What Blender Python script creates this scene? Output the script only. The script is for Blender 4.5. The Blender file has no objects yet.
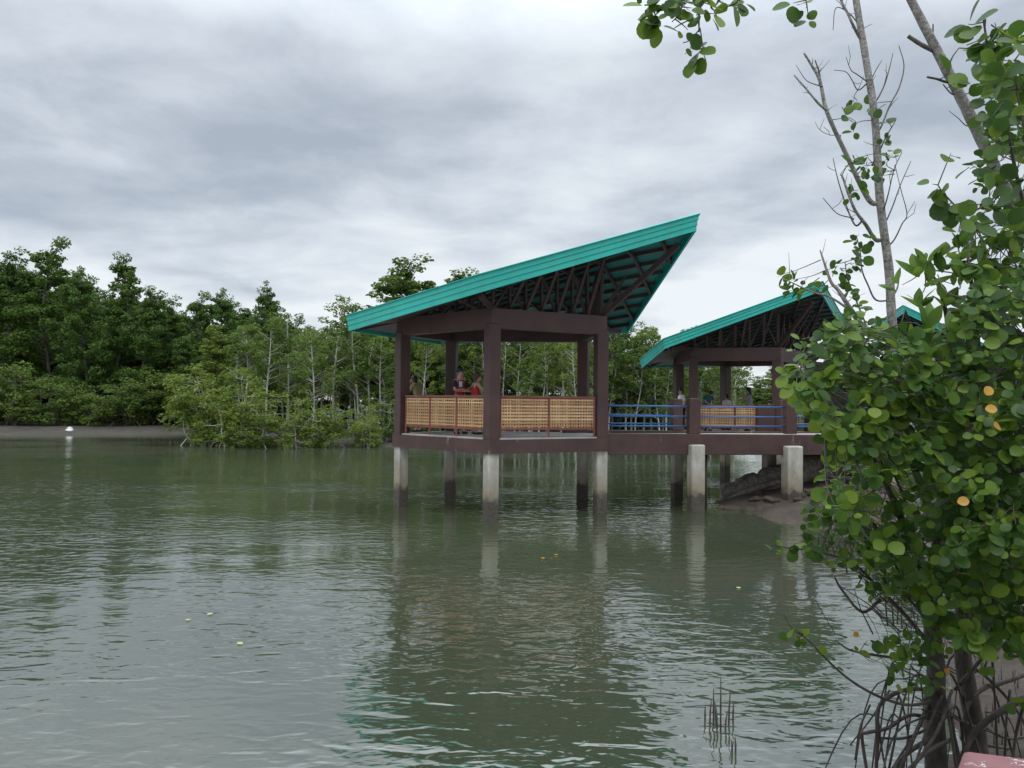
import bpy, math, random
import numpy as np
from mathutils import Vector, Matrix

random.seed(7)
RNG = np.random.default_rng(7)
S = bpy.context.scene
COL = S.collection
R = math.radians

# ------------------------------------------------------------------ camera, sky, sun, exposure
EYE = 2.74            # metres above the water
FPX = 770.0
ROLL = R(0.6)
PITCH = math.atan(18.3 / FPX)
cam_d = bpy.data.cameras.new('camera')
cam_d.sensor_width = 36.0
cam_d.lens = FPX / 1024 * 36.0
cam_d.clip_start = 0.05
cam_d.clip_end = 5000
cam = bpy.data.objects.new('camera', cam_d)
COL.objects.link(cam)
S.camera = cam
_fw = Vector((0, math.cos(PITCH), math.sin(PITCH)))
_r0 = Vector((1, 0, 0))
_u0 = _r0.cross(_fw)
_rt = _r0 * math.cos(ROLL) + _u0 * math.sin(ROLL)
_up = _u0 * math.cos(ROLL) - _r0 * math.sin(ROLL)
_m = Matrix((_rt, _up, -_fw)).transposed().to_4x4()
_m.translation = Vector((0, 0, EYE))
cam.matrix_world = _m


def P(px, py, d):
    """world point seen at pixel (px, py) of the 1024x768 photo, d metres ahead (along y)"""
    v = _fw + _rt * ((px - 512) / FPX) - _up * ((py - 384) / FPX)
    v = v * (d / v.y)
    return Vector((v.x, v.y, v.z + EYE))


S.view_settings.view_transform = 'Standard'
S.view_settings.look = 'None'
S.view_settings.exposure = 0.44
S.view_settings.gamma = 1.0
S.view_settings.use_curve_mapping = False

SUN_EL, SUN_AZ = R(58), R(200)       # azimuth clockwise from +y (view direction): behind, a little left
W = bpy.data.worlds.new('World')
S.world = W
W.use_nodes = True
wt = W.node_tree
wt.nodes.clear()


def WN(t, **k):
    n = wt.nodes.new(t)
    for a, b in k.items():
        setattr(n, a, b)
    return n


wl = wt.links.new
w_out = WN('ShaderNodeOutputWorld')
sky = WN('ShaderNodeTexSky', sky_type='NISHITA')
sky.sun_disc = False
sky.sun_elevation = SUN_EL
sky.sun_rotation = SUN_AZ
bg_sky = WN('ShaderNodeBackground')
bg_sky.inputs['Strength'].default_value = 0.09
wl(sky.outputs[0], bg_sky.inputs[0])
tc = WN('ShaderNodeTexCoord')
sep = WN('ShaderNodeSeparateXYZ')
wl(tc.outputs['Generated'], sep.inputs[0])


def WM(op, a, b=None, c=None):
    n = WN('ShaderNodeMath', operation=op)
    for i, v in enumerate((a, b, c)):
        if v is None:
            continue
        if isinstance(v, (int, float)):
            n.inputs[i].default_value = v
        else:
            wl(v, n.inputs[i])
    return n.outputs[0]


zz = WM('ADD', WM('MAXIMUM', sep.outputs[2], 0.0), 0.16)
cx = WM('DIVIDE', sep.outputs[0], zz)
cy = WM('DIVIDE', sep.outputs[1], zz)
comb = WN('ShaderNodeCombineXYZ')
wl(cx, comb.inputs[0]); wl(cy, comb.inputs[1])


def wnoise(scale, detail, rough, off, dist=0.0, sx=1.0, sy=1.0):
    mp = WN('ShaderNodeMapping')
    mp.inputs['Location'].default_value = off
    mp.inputs['Scale'].default_value = (sx, sy, 1)
    wl(comb.outputs[0], mp.inputs[0])
    n = WN('ShaderNodeTexNoise')
    n.inputs['Scale'].default_value = scale
    n.inputs['Detail'].default_value = detail
    n.inputs['Roughness'].default_value = rough
    n.inputs['Distortion'].default_value = dist
    wl(mp.outputs[0], n.inputs['Vector'])
    return n.outputs['Fac']


n_big = wnoise(0.85, 3, 0.5, (6.6, 11.4, 0), 0.15, 1.0, 1.0)
n_mid = wnoise(2.5, 8, 0.58, (7.3, 2.2, 0), 0.25, 1.0, 1.1)
mixn = WM('ADD', WM('MULTIPLY', n_big, 0.66), WM('MULTIPLY', n_mid, 0.34))
# the cloud deck thins towards the horizon, where it is paler
ramp = WN('ShaderNodeValToRGB')
cr = ramp.color_ramp
cr.elements[0].position = 0.40; cr.elements[0].color = (0.318, 0.36, 0.42, 1)
cr.elements[1].position = 0.64; cr.elements[1].color = (0.66, 0.695, 0.72, 1)
e = cr.elements.new(0.46); e.color = (0.39, 0.432, 0.49, 1)
e = cr.elements.new(0.54); e.color = (0.515, 0.56, 0.61, 1)
hz = WM('SUBTRACT', 1.0, WM('MINIMUM', WM('DIVIDE', WM('MAXIMUM', sep.outputs[2], 0.0), 0.34), 1.0))
wl(WM('ADD', mixn, WM('SUBTRACT', WM('MULTIPLY', hz, 0.105), -0.006)), ramp.inputs[0])
bg_cl = WN('ShaderNodeBackground')
# an overcast sky is brighter overhead than at the horizon
wl(WM('ADD', 1.0, WM('MULTIPLY', WM('MAXIMUM', WM('SUBTRACT', sep.outputs[2], 0.41), 0.0), 6.5)), bg_cl.inputs['Strength'])
wl(ramp.outputs[0], bg_cl.inputs[0])
mx = WN('ShaderNodeMixShader')
mx.inputs[0].default_value = 0.93
wl(bg_sky.outputs[0], mx.inputs[1]); wl(bg_cl.outputs[0], mx.inputs[2])
wl(mx.outputs[0], w_out.inputs[0])

sun_d = bpy.data.lights.new('sun', 'SUN')
sun_d.energy = 0.9
sun_d.angle = R(20)
sun_d.color = (1.0, 0.97, 0.92)
sun = bpy.data.objects.new('sun', sun_d)
COL.objects.link(sun)
_sd = Vector((math.sin(SUN_AZ) * math.cos(SUN_EL), math.cos(SUN_AZ) * math.cos(SUN_EL), math.sin(SUN_EL)))
sun.rotation_euler = _sd.to_track_quat('Z', 'Y').to_euler()
sun.location = (0, 0, 30)

# ------------------------------------------------------------------ materials


class Mat:
    def __init__(self, name):
        self.m = bpy.data.materials.new(name)
        self.m.use_nodes = True
        self.t = self.m.node_tree
        self.b = self.t.nodes['Principled BSDF']
        self.out = self.t.nodes['Material Output']

    def n(self, t, **k):
        nd = self.t.nodes.new(t)
        for a, b in k.items():
            setattr(nd, a, b)
        return nd

    def l(self, a, b):
        self.t.links.new(a, b)

    def noise(self, scale, detail=4, rough=0.55, coord='Object', sc=(1, 1, 1), dist=0.0):
        tcn = self.n('ShaderNodeTexCoord')
        mp = self.n('ShaderNodeMapping')
        mp.inputs['Scale'].default_value = sc
        if coord == 'World':
            g = self.n('ShaderNodeNewGeometry')
            self.l(g.outputs['Position'], mp.inputs[0])
        else:
            self.l(tcn.outputs[coord], mp.inputs[0])
        nz = self.n('ShaderNodeTexNoise')
        nz.inputs['Scale'].default_value = scale
        nz.inputs['Detail'].default_value = detail
        nz.inputs['Roughness'].default_value = rough
        nz.inputs['Distortion'].default_value = dist
        self.l(mp.outputs[0], nz.inputs['Vector'])
        return nz.outputs['Fac']

    def ramp(self, fac, stops):
        r = self.n('ShaderNodeValToRGB')
        el = r.color_ramp.elements
        el[0].position, el[0].color = stops[0][0], (*stops[0][1], 1)
        el[1].position, el[1].color = stops[-1][0], (*stops[-1][1], 1)
        for p, c in stops[1:-1]:
            x = el.new(p)
            x.color = (*c, 1)
        self.l(fac, r.inputs[0])
        return r.outputs[0]

    def math(self, op, a, b):
        nd = self.n('ShaderNodeMath', operation=op)
        for i, v in enumerate((a, b)):
            if isinstance(v, (int, float)):
                nd.inputs[i].default_value = v
            else:
                self.l(v, nd.inputs[i])
        return nd.outputs[0]

    def mix(self, fac, a, b):
        nd = self.n('ShaderNodeMix', data_type='RGBA')
        for i, v in ((0, fac), (6, a), (7, b)):
            if isinstance(v, (int, float)):
                nd.inputs[i].default_value = v
            elif isinstance(v, tuple):
                nd.inputs[i].default_value = (*v, 1)
            else:
                self.l(v, nd.inputs[i])
        return nd.outputs[2]

    def color(self, c):
        if isinstance(c, tuple):
            self.b.inputs['Base Color'].default_value = (*c, 1)
        else:
            self.l(c, self.b.inputs['Base Color'])

    def bump(self, h, strength=0.3, dist=0.02):
        b = self.n('ShaderNodeBump')
        b.inputs['Strength'].default_value = strength
        b.inputs['Distance'].default_value = dist
        self.l(h, b.inputs['Height'])
        self.l(b.outputs[0], self.b.inputs['Normal'])

    def rough(self, v):
        self.b.inputs['Roughness'].default_value = v


def painted(name, c, rough=0.5, var=0.25, scale=3.0, wear=None):
    k = Mat(name)
    nz = k.noise(scale, 6, 0.6, 'World')
    lo = tuple(x * (1 - var) for x in c)
    hi = tuple(min(1, x * (1 + var)) for x in c)
    col = k.ramp(nz, [(0.3, lo), (0.7, hi)])
    if wear:
        n2 = k.noise(wear[0], 8, 0.7, 'World', sc=wear[3] if len(wear) > 3 else (1, 1, 1))
        f = k.ramp(n2, [(wear[1], (0, 0, 0)), (wear[1] + 0.05, (1, 1, 1))])
        col = k.mix(f, col, wear[2])
    k.color(col)
    k.rough(rough)
    k.bump(k.noise(60, 3, 0.6, 'World'), 0.15, 0.004)
    return k.m


def leafmat(name, stops, rough=0.45, transl=0.35, coord_scale=0.25, spec=0.5):
    k = Mat(name)
    g = k.n('ShaderNodeNewGeometry')
    oi = k.n('ShaderNodeObjectInfo')
    nz = k.noise(coord_scale, 2, 0.5, 'World')
    v = k.math('ADD', k.math('MULTIPLY', g.outputs['Random Per Island'], 0.55),
               k.math('ADD', k.math('MULTIPLY', nz, 0.30), k.math('MULTIPLY', oi.outputs['Random'], 0.28)))
    col = k.ramp(v, stops)
    k.color(col)
    k.rough(rough)
    k.b.inputs['Specular IOR Level'].default_value = spec
    tr = k.n('ShaderNodeBsdfTranslucent')
    hs = k.n('ShaderNodeHueSaturation')
    hs.inputs['Value'].default_value = 1.5
    hs.inputs['Hue'].default_value = 0.485
    k.l(col, hs.inputs['Color'])
    k.l(hs.outputs[0], tr.inputs[0])
    ms = k.n('ShaderNodeMixShader')
    ms.inputs[0].default_value = transl
    k.l(k.b.outputs[0], ms.inputs[1]); k.l(tr.outputs[0], ms.inputs[2])
    k.l(ms.outputs[0], k.out.inputs[0])
    return k.m


M = {}
M['brown'] = painted('brown_paint', (0.052, 0.0225, 0.0195), 0.55, 0.30, 1.3, (5.0, 0.66, (0.16, 0.10, 0.085), (1, 1, 0.22)))
M['beam'] = painted('brown_beam_paint', (0.050, 0.0245, 0.021), 0.6, 0.34, 1.6, (3.2, 0.61, (0.17, 0.14, 0.125), (1, 1, 0.25)))
M['dark_timber'] = painted('dark_brown_steel', (0.036, 0.020, 0.018), 0.6, 0.25, 2.0)
M['rail_red'] = painted('red_brown_rail', (0.15, 0.042, 0.030), 0.5, 0.25, 2.0)
M['blue'] = painted('blue_pipe_paint', (0.022, 0.105, 0.28), 0.45, 0.2, 2.0)
M['slab'] = painted('grey_slab', (0.34, 0.32, 0.30), 0.8, 0.25, 1.5)

k = Mat('teal_roof_sheet')
k.color(k.ramp(k.noise(0.8, 4, 0.5, 'World'), [(0.3, (0.011, 0.31, 0.26)), (0.7, (0.018, 0.385, 0.325))]))
tc_ = k.b.inputs['Base Color'].links[0].from_socket
stk = k.ramp(k.noise(5.0, 6, 0.65, 'World', sc=(1, 1, 0.15)), [(0.50, (0, 0, 0)), (0.72, (0.42, 0.42, 0.42))])
k.color(k.mix(stk, tc_, (0.045, 0.20, 0.165)))
k.bump(k.noise(2.2, 3, 0.5, 'World'), 0.25, 0.03)
k.rough(0.45)
M['teal'] = k.m
k = Mat('teal_underside_shaded')  # the roof's teal, darkened: shade beneath it is put into the colour
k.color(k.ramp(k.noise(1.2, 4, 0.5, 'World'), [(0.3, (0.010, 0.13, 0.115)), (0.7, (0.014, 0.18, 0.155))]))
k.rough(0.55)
M['teal_shaded'] = k.m

k = Mat('bamboo_strip')
g = k.n('ShaderNodeNewGeometry')
c1 = k.ramp(g.outputs['Random Per Island'], [(0.0, (0.29, 0.155, 0.066)), (0.5, (0.42, 0.25, 0.115)), (1.0, (0.55, 0.36, 0.19))])
k.color(k.mix(k.ramp(k.noise(5, 5, 0.6, 'World'), [(0.45, (0, 0, 0)), (0.75, (0.6, 0.6, 0.6))]), c1, (0.24, 0.145, 0.07)))
k.rough(0.6)
M['bamboo'] = k.m

# pile concrete: pale, with the dark wet and barnacled band the tide has left near the water
k = Mat('tidal_concrete')
base = k.ramp(k.noise(3.0, 8, 0.65, 'World', sc=(1, 1, 0.5)), [(0.28, (0.17, 0.16, 0.135)), (0.5, (0.33, 0.315, 0.27)), (0.72, (0.46, 0.445, 0.395))])
gp = k.n('ShaderNodeNewGeometry')
sx = k.n('ShaderNodeSeparateXYZ')
k.l(gp.outputs['Position'], sx.inputs[0])
zn = k.math('ADD', sx.outputs[2], k.math('MULTIPLY', k.math('SUBTRACT', k.noise(6, 5, 0.6, 'World'), 0.5), 0.5))
tide = k.ramp(k.math('DIVIDE', zn, 1.2), [(0.34, (1, 1, 1)), (0.48, (0, 0, 0))])
stain = k.ramp(k.math('DIVIDE', zn, 2.0), [(0.30, (1, 1, 1)), (0.60, (0, 0, 0))])
dk = k.ramp(k.noise(26, 4, 0.7, 'World'), [(0.35, (0.028, 0.022, 0.016)), (0.7, (0.10, 0.085, 0.068))])
mid = k.mix(k.math('MULTIPLY', stain, 0.85), base, (0.20, 0.165, 0.11))
k.color(k.mix(tide, mid, dk))
k.rough(0.85)
k.bump(k.noise(30, 6, 0.7, 'World'), 0.5, 0.02)
M['concrete'] = k.m

k = Mat('worn_red_concrete')
wn = k.ramp(k.noise(19, 10, 0.8, 'World', sc=(1, 1.6, 1)), [(0.57, (0, 0, 0)), (0.60, (1, 1, 1))])
k.color(k.mix(wn, k.ramp(k.noise(6, 5, 0.6, 'World'), [(0.3, (0.13, 0.050, 0.055)), (0.7, (0.20, 0.085, 0.088))]), (0.55, 0.50, 0.49)))
k.rough(0.7)
k.bump(k.noise(40, 6, 0.7, 'World'), 0.3, 0.01)
M['worn_red'] = k.m

# water: murky green-brown body, wind ripples in patches
k = Mat('river_water')
k.color(k.ramp(k.noise(0.12, 3, 0.5, 'World'), [(0.3, (0.037, 0.046, 0.026)), (0.7, (0.046, 0.057, 0.033))]))
k.rough(0.05)
k.b.inputs['IOR'].default_value = 3.2
patch = k.ramp(k.noise(0.16, 3, 0.55, 'World', sc=(0.7, 1, 1)), [(0.40, (0.22, 0.22, 0.22)), (0.60, (1.35, 1.35, 1.35))])
gy = k.n('ShaderNodeNewGeometry')
sy_ = k.n('ShaderNodeSeparateXYZ')
k.l(gy.outputs['Position'], sy_.inputs[0])
lee = k.ramp(k.math('DIVIDE', sy_.outputs[1], 60), [(0.62, (1, 1, 1)), (0.86, (0.22, 0.22, 0.22))])   # lee of the far wood
w1 = k.noise(3.5, 1.6, 0.5, 'World', sc=(0.62, 1.2, 1), dist=0.7)
w2 = k.noise(7.5, 1.5, 0.5, 'World', sc=(0.7, 1.15, 1), dist=0.5)
w3 = k.noise(0.7, 2, 0.5, 'World', sc=(0.7, 1.0, 1))
hh = k.math('ADD', k.math('MULTIPLY', w1, 0.0195), k.math('ADD', k.math('MULTIPLY', w2, 0.0065), k.math('MULTIPLY', w3, 0.009)))
hh = k.math('MULTIPLY', hh, k.math('MULTIPLY', patch, lee))
b = k.n('ShaderNodeBump')
b.inputs['Strength'].default_value = 1.0
b.inputs['Distance'].default_value = 1.0
k.l(hh, b.inputs['Height'])
k.l(b.outputs[0], k.b.inputs['Normal'])
M['water'] = k.m

k = Mat('wet_mud')
mb_ = k.ramp(k.noise(1.3, 10, 0.72, 'World'), [(0.32, (0.052, 0.037, 0.025)), (0.5, (0.098, 0.072, 0.049)), (0.70, (0.165, 0.128, 0.092))])
k.color(k.mix(k.ramp(k.noise(17, 5, 0.7, 'World'), [(0.50, (0, 0, 0)), (0.68, (0.75, 0.75, 0.75))]), mb_, (0.03, 0.024, 0.017)))
k.b.inputs['Roughness'].default_value = 0.6
k.bump(k.noise(7, 9, 0.75, 'World'), 1.0, 0.22)
M['mud'] = k.m
k = Mat('dark_far_mud')
k.color(k.ramp(k.noise(1.3, 10, 0.72, 'World'), [(0.32, (0.022, 0.018, 0.013)), (0.70, (0.060, 0.049, 0.037))]))
k.b.inputs['Roughness'].default_value = 0.7
M['far_mud'] = k.m
k = Mat('grey_mud')
k.color(k.ramp(k.noise(1.6, 9, 0.65, 'World'), [(0.3, (0.055, 0.050, 0.042)), (0.5, (0.11, 0.10, 0.088)), (0.72, (0.18, 0.165, 0.145))]))
k.b.inputs['Roughness'].default_value = 0.5
k.bump(k.noise(9, 9, 0.72, 'World'), 0.9, 0.06)
M['grey_mud'] = k.m


def barkmat(name, lo, hi, scale=14, zs=0.35, bump=0.6):
    q = Mat(name)
    nz = q.noise(scale, 8, 0.7, 'Object', sc=(1, 1, zs))
    n2 = q.noise(scale * 0.22, 3, 0.5, 'Object')
    v = q.math('ADD', q.math('MULTIPLY', nz, 0.7), q.math('MULTIPLY', n2, 0.3))
    q.color(q.ramp(v, [(0.36, lo), (0.64, hi)]))
    q.rough(0.85)
    q.bump(nz, bump, 0.012)
    return q.m


M['bark_grey'] = barkmat('grey_flaking_bark', (0.045, 0.04, 0.034), (0.34, 0.325, 0.29), 38, 1.3)
M['bark_dark'] = barkmat('dark_wet_bark', (0.018, 0.014, 0.011), (0.085, 0.072, 0.058), 22, 0.3)
M['bark_twig'] = barkmat('grey_brown_twig', (0.035, 0.029, 0.023), (0.12, 0.105, 0.085), 30, 0.4, 0.2)
M['bark_pale'] = barkmat('pale_far_bark', (0.22, 0.21, 0.175), (0.50, 0.48, 0.41), 3, 0.3, 0.1)
M['bark_mid'] = barkmat('brown_far_bark', (0.05, 0.045, 0.035), (0.16, 0.14, 0.115), 3, 0.3, 0.1)
M['log'] = barkmat('weathered_log', (0.045, 0.038, 0.030), (0.27, 0.245, 0.21), 9, 1.0)

M['leaf_dark'] = leafmat('dark_mangrove_leaves', [(0.15, (0.038, 0.080, 0.015)), (0.55, (0.063, 0.122, 0.022)), (1.0, (0.102, 0.165, 0.028))], 0.6, 0.36, spec=0.2)
M['leaf_mid'] = leafmat('mid_mangrove_leaves', [(0.15, (0.048, 0.090, 0.017)), (0.55, (0.082, 0.138, 0.026)), (1.0, (0.135, 0.190, 0.036))], 0.6, 0.38, spec=0.2)
M['leaf_light'] = leafmat('light_mangrove_leaves', [(0.15, (0.065, 0.110, 0.018)), (0.55, (0.108, 0.162, 0.027)), (1.0, (0.18, 0.225, 0.040))], 0.6, 0.38, spec=0.2)
M['leaf_round'] = leafmat('glossy_round_leaves', [(0.15, (0.020, 0.052, 0.011)), (0.5, (0.044, 0.100, 0.015)), (0.72, (0.095, 0.168, 0.020)), (1.0, (0.22, 0.28, 0.034))], 0.40, 0.38, 1.2, 0.24)
M['leaf_pale'] = leafmat('pale_floating_leaves', [(0.2, (0.36, 0.34, 0.14)), (0.9, (0.46, 0.43, 0.20))], 0.5, 0.2, 1.0)
M['leaf_pointed'] = leafmat('glossy_pointed_leaves', [(0.15, (0.036, 0.090, 0.016)), (0.55, (0.070, 0.145, 0.024)), (1.0, (0.13, 0.21, 0.032))], 0.4, 0.4, 1.0, 0.3)
M['leaf_yellow'] = leafmat('old_yellow_leaves', [(0.2, (0.36, 0.18, 0.012)), (0.9, (0.50, 0.31, 0.03))], 0.45, 0.3, 1.0)


def plain(name, c, rough=0.7, var=0.15, scale=12):
    q = Mat(name)
    q.color(q.ramp(q.noise(scale, 4, 0.5), [(0.3, tuple(x * (1 - var) for x in c)), (0.7, tuple(min(1, x * (1 + var)) for x in c))]))
    q.rough(rough)
    return q.m


M['skin'] = plain('skin', (0.40, 0.235, 0.165), 0.5)
M['hair'] = plain('black_hair', (0.012, 0.010, 0.009), 0.5)
M['hair_brown'] = plain('brown_hair', (0.060, 0.030, 0.018), 0.5)
M['red_cloth'] = plain('red_cloth', (0.42, 0.025, 0.035), 0.85)
M['black_cloth'] = plain('black_cloth', (0.018, 0.018, 0.022), 0.85)
M['tan_cloth'] = plain('tan_cloth', (0.27, 0.22, 0.125), 0.85)
M['white_cloth'] = plain('white_cloth', (0.66, 0.64, 0.66), 0.85)
M['teal_cloth'] = plain('teal_cloth', (0.018, 0.115, 0.135), 0.85)
M['grey_cloth'] = plain('grey_cloth', (0.26, 0.255, 0.27), 0.85)
M['denim'] = plain('dark_denim', (0.03, 0.038, 0.06), 0.85)
M['badge'] = plain('light_blue_badge', (0.28, 0.55, 0.75), 0.6)
M['phone'] = plain('black_plastic', (0.015, 0.015, 0.017), 0.3)
M['foam'] = plain('white_foam', (0.50, 0.50, 0.48), 0.7)

# ------------------------------------------------------------------ mesh helpers


def tag(o, label=None, cat=None, group=None, kind=None):
    if label: o['label'] = label
    if cat: o['category'] = cat
    if group: o['group'] = group
    if kind: o['kind'] = kind
    return o


def empty(name, loc, label=None, cat=None, group=None, rz=0.0):
    o = bpy.data.objects.new(name, None)
    o.empty_display_size = 0.3
    COL.objects.link(o)
    o.location = loc
    o.rotation_euler = (0, 0, rz)
    return tag(o, label, cat, group)


def link_mesh(name, me, mat, parent=None):
    for x in (mat if isinstance(mat, (list, tuple)) else [mat]):
        me.materials.append(x)
    o = bpy.data.objects.new(name, me)
    COL.objects.link(o)
    if parent is not None:
        o.parent = parent
    return o


class MB:
    """collects shapes in world coordinates; build() links them as one mesh, stored relative to its thing"""

    def __init__(self):
        self.v = []
        self.f = []
        self.smooth = []

    def add(self, vs, fs, smooth=False):
        o = len(self.v)
        self.v += [tuple(x) for x in vs]
        self.f += [tuple(i + o for i in q) for q in fs]
        self.smooth += [smooth] * len(fs)

    def box(self, c, ax, ay, az, bevel=0.0):
        """c centre, ax/ay/az half-extent vectors"""
        c = Vector(c); ax = Vector(ax); ay = Vector(ay); az = Vector(az)
        if bevel <= 0:
            vs = [c + ax * i + ay * j + az * q for q in (-1, 1) for j in (-1, 1) for i in (-1, 1)]
            self.add(vs, [(0, 2, 3, 1), (4, 5, 7, 6), (0, 1, 5, 4), (2, 6, 7, 3), (0, 4, 6, 2), (1, 3, 7, 5)])
            return
        # chamfer along the az edges and the two ends
        bx = max(0.01, 1 - bevel / max(ax.length, 1e-6)); by = max(0.01, 1 - bevel / max(ay.length, 1e-6)); bz = max(0.01, 1 - bevel / max(az.length, 1e-6))
        ring = [(bx, 1), (1, by), (1, -by), (bx, -1), (-bx, -1), (-1, -by), (-1, by), (-bx, 1)]
        vs = []
        for s, q in ((0, -1), (1, -bz), (1, bz), (0, 1)):
            for i, j in ring:
                if s == 0:
                    i = max(-bx, min(bx, i)) ; j = max(-by, min(by, j))
                    vs.append(c + ax * i + ay * j + az * q)
                else:
                    vs.append(c + ax * i + ay * j + az * q)
        fs = []
        for r_ in range(3):
            for i in range(8):
                j = (i + 1) % 8
                fs.append((r_ * 8 + i, r_ * 8 + (i + 7) % 8, (r_ + 1) * 8 + (i + 7) % 8, (r_ + 1) * 8 + i))
        fs.append(tuple(range(8)))
        fs.append(tuple(reversed(range(24, 32))))
        self.add(vs, fs)

    def bar(self, a, b, w, h=None, up=(0, 0, 1), bevel=0.0):
        """a rectangular bar from a to b, w wide across, h high"""
        a = Vector(a); b = Vector(b); h = h or w
        d = b - a
        t = d.normalized()
        s = t.cross(Vector(up))
        if s.length < 1e-4:
            s = t.cross(Vector((0, 1, 0)))
        s.normalize()
        u = s.cross(t)
        self.box((a + b) / 2, s * w / 2, u * h / 2, d / 2, bevel)

    def tube(self, pts, rad, n=8, cap=True, smooth=True):
        pts = [Vector(p) for p in pts]
        if isinstance(rad, (int, float)):
            rad = [rad] * len(pts)
        vs = []
        ref = None
        for i, p in enumerate(pts):
            t = (pts[min(i + 1, len(pts) - 1)] - pts[max(i - 1, 0)])
            if t.length < 1e-7:
                t = Vector((0, 0, 1))
            t.normalize()
            if ref is None:
                ref = Vector((1, 0, 0)) if abs(t.x) < 0.8 else Vector((0, 1, 0))
            s = (ref - t * ref.dot(t)).normalized()
            ref = s
            q = t.cross(s)
            for j in range(n):
                a = 2 * math.pi * j / n
                vs.append(p + (s * math.cos(a) + q * math.sin(a)) * rad[i])
        fs = []
        for i in range(len(pts) - 1):
            for j in range(n):
                j2 = (j + 1) % n
                fs.append((i * n + j, i * n + j2, (i + 1) * n + j2, (i + 1) * n + j))
        if cap:
            fs.append(tuple(reversed(range(n))))
            fs.append(tuple(range((len(pts) - 1) * n, len(pts) * n)))
        self.add(vs, fs, smooth)

    def prism(self, poly, z0, z1):
        n = len(poly)
        vs = [(x, y, z0) for x, y in poly] + [(x, y, z1) for x, y in poly]
        fs = [(i, (i + 1) % n, n + (i + 1) % n, n + i) for i in range(n)]
        fs += [tuple(reversed(range(n))), tuple(range(n, 2 * n))]
        self.add(vs, fs)

    def ball(self, c, rx, ry, rz, nu=10, nv=7):
        c = Vector(c)
        vs = [c + Vector((0, 0, -rz))]
        for i in range(1, nv):
            th = -math.pi / 2 + math.pi * i / nv
            for j in range(nu):
                a = 2 * math.pi * j / nu
                vs.append(c + Vector((rx * math.cos(th) * math.cos(a), ry * math.cos(th) * math.sin(a), rz * math.sin(th))))
        vs.append(c + Vector((0, 0, rz)))
        fs = [(0, 1 + (j + 1) % nu, 1 + j) for j in range(nu)]
        for i in range(nv - 2):
            for j in range(nu):
                a = 1 + i * nu
                fs.append((a + j, a + (j + 1) % nu, a + nu + (j + 1) % nu, a + nu + j))
        a = 1 + (nv - 2) * nu
        fs += [(a + j, a + (j + 1) % nu, len(vs) - 1) for j in range(nu)]
        self.add(vs, fs, True)

    def build(self, name, mat, parent=None, origin=None):
        if origin is None:
            if parent is not None:
                origin = wloc(parent)
            else:
                a = np.array(self.v)
                origin = Vector(((a[:, 0].min() + a[:, 0].max()) / 2, (a[:, 1].min() + a[:, 1].max()) / 2, a[:, 2].min()))
        origin = Vector(origin)
        me = bpy.data.meshes.new(name)
        me.from_pydata([tuple(Vector(p) - origin) for p in self.v], [], self.f)
        me.polygons.foreach_set('use_smooth', self.smooth)
        me.update()
        o = link_mesh(name, me, mat, parent)
        if parent is None:
            o.location = origin
        return o


def wloc(o):
    v = Vector((0, 0, 0))
    while o is not None:
        v = v + o.location
        o = o.parent
    return v


def np_mesh(name, V, F, mats, parent=None, midx=None, smooth=False):
    """V (n,3) floats, F (m,4) ints"""
    me = bpy.data.meshes.new(name)
    me.vertices.add(len(V))
    me.vertices.foreach_set('co', np.ascontiguousarray(V, dtype=np.float32).ravel())
    m, kf = F.shape
    me.loops.add(m * kf)
    me.loops.foreach_set('vertex_index', np.ascontiguousarray(F, dtype=np.int32).ravel())
    me.polygons.add(m)
    me.polygons.foreach_set('loop_start', np.arange(0, m * kf, kf, dtype=np.int32))
    if midx is not None:
        me.polygons.foreach_set('material_index', midx.astype(np.int32))
    if smooth:
        me.polygons.foreach_set('use_smooth', np.ones(m, dtype=bool))
    me.update(calc_edges=True)
    me.validate()
    return link_mesh(name, me, mats, parent)


def interp(tab, x):
    return float(np.interp(x, [t[0] for t in tab], [t[1] for t in tab]))


# ------------------------------------------------------------------ setting: water, banks, ground
def grid_sheet(name, xs, ys, hfun, mat, label=None):
    X, Y = np.meshgrid(xs, ys)
    Z = hfun(X, Y)
    V = np.stack([X.ravel(), Y.ravel(), Z.ravel()], 1)
    nx, ny = len(xs), len(ys)
    i = np.arange(nx - 1); j = np.arange(ny - 1)
    I, J = np.meshgrid(i, j)
    a = (J * nx + I).ravel()
    F = np.stack([a, a + 1, a + nx + 1, a + nx], 1)
    o = np_mesh(name, V, F, mat, None, None, True)
    tag(o, label, None, None, 'structure')
    return o


_ph = RNG.uniform(0, 6.28, (24, 2)); _kk = RNG.normal(size=(24, 2))


def lump(X, Y, s):
    z = 0
    for i in range(24):
        fr = (1 + i * 0.35) / s
        kx, ky = _kk[i] / np.linalg.norm(_kk[i])
        z = z + np.sin(fr * (kx * X + ky * Y) + _ph[i, 0]) / (1 + i * 0.35)
    return z / 3.0


grid_sheet('river', np.array([-1500., -300, -60, 0, 60, 300, 1500]), np.array([-200., -20, 0, 30, 60, 140, 500, 2000]),
           lambda X, Y: X * 0, M['water'], 'calm murky green river with wind ripples')

# near bank on the right: shoreline x as a function of y
SHORE = [(0, 1.2), (2.5, 1.6), (5, 2.45), (6, 3.05), (7.7, 4.25), (9.9, 5.8), (12, 7.0), (14.5, 7.3), (17.5, 6.75), (19.5, 6.4), (21.5, 5.75), (23, 6.2), (25, 8.2), (27, 12), (29, 18), (31, 26)]


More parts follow.
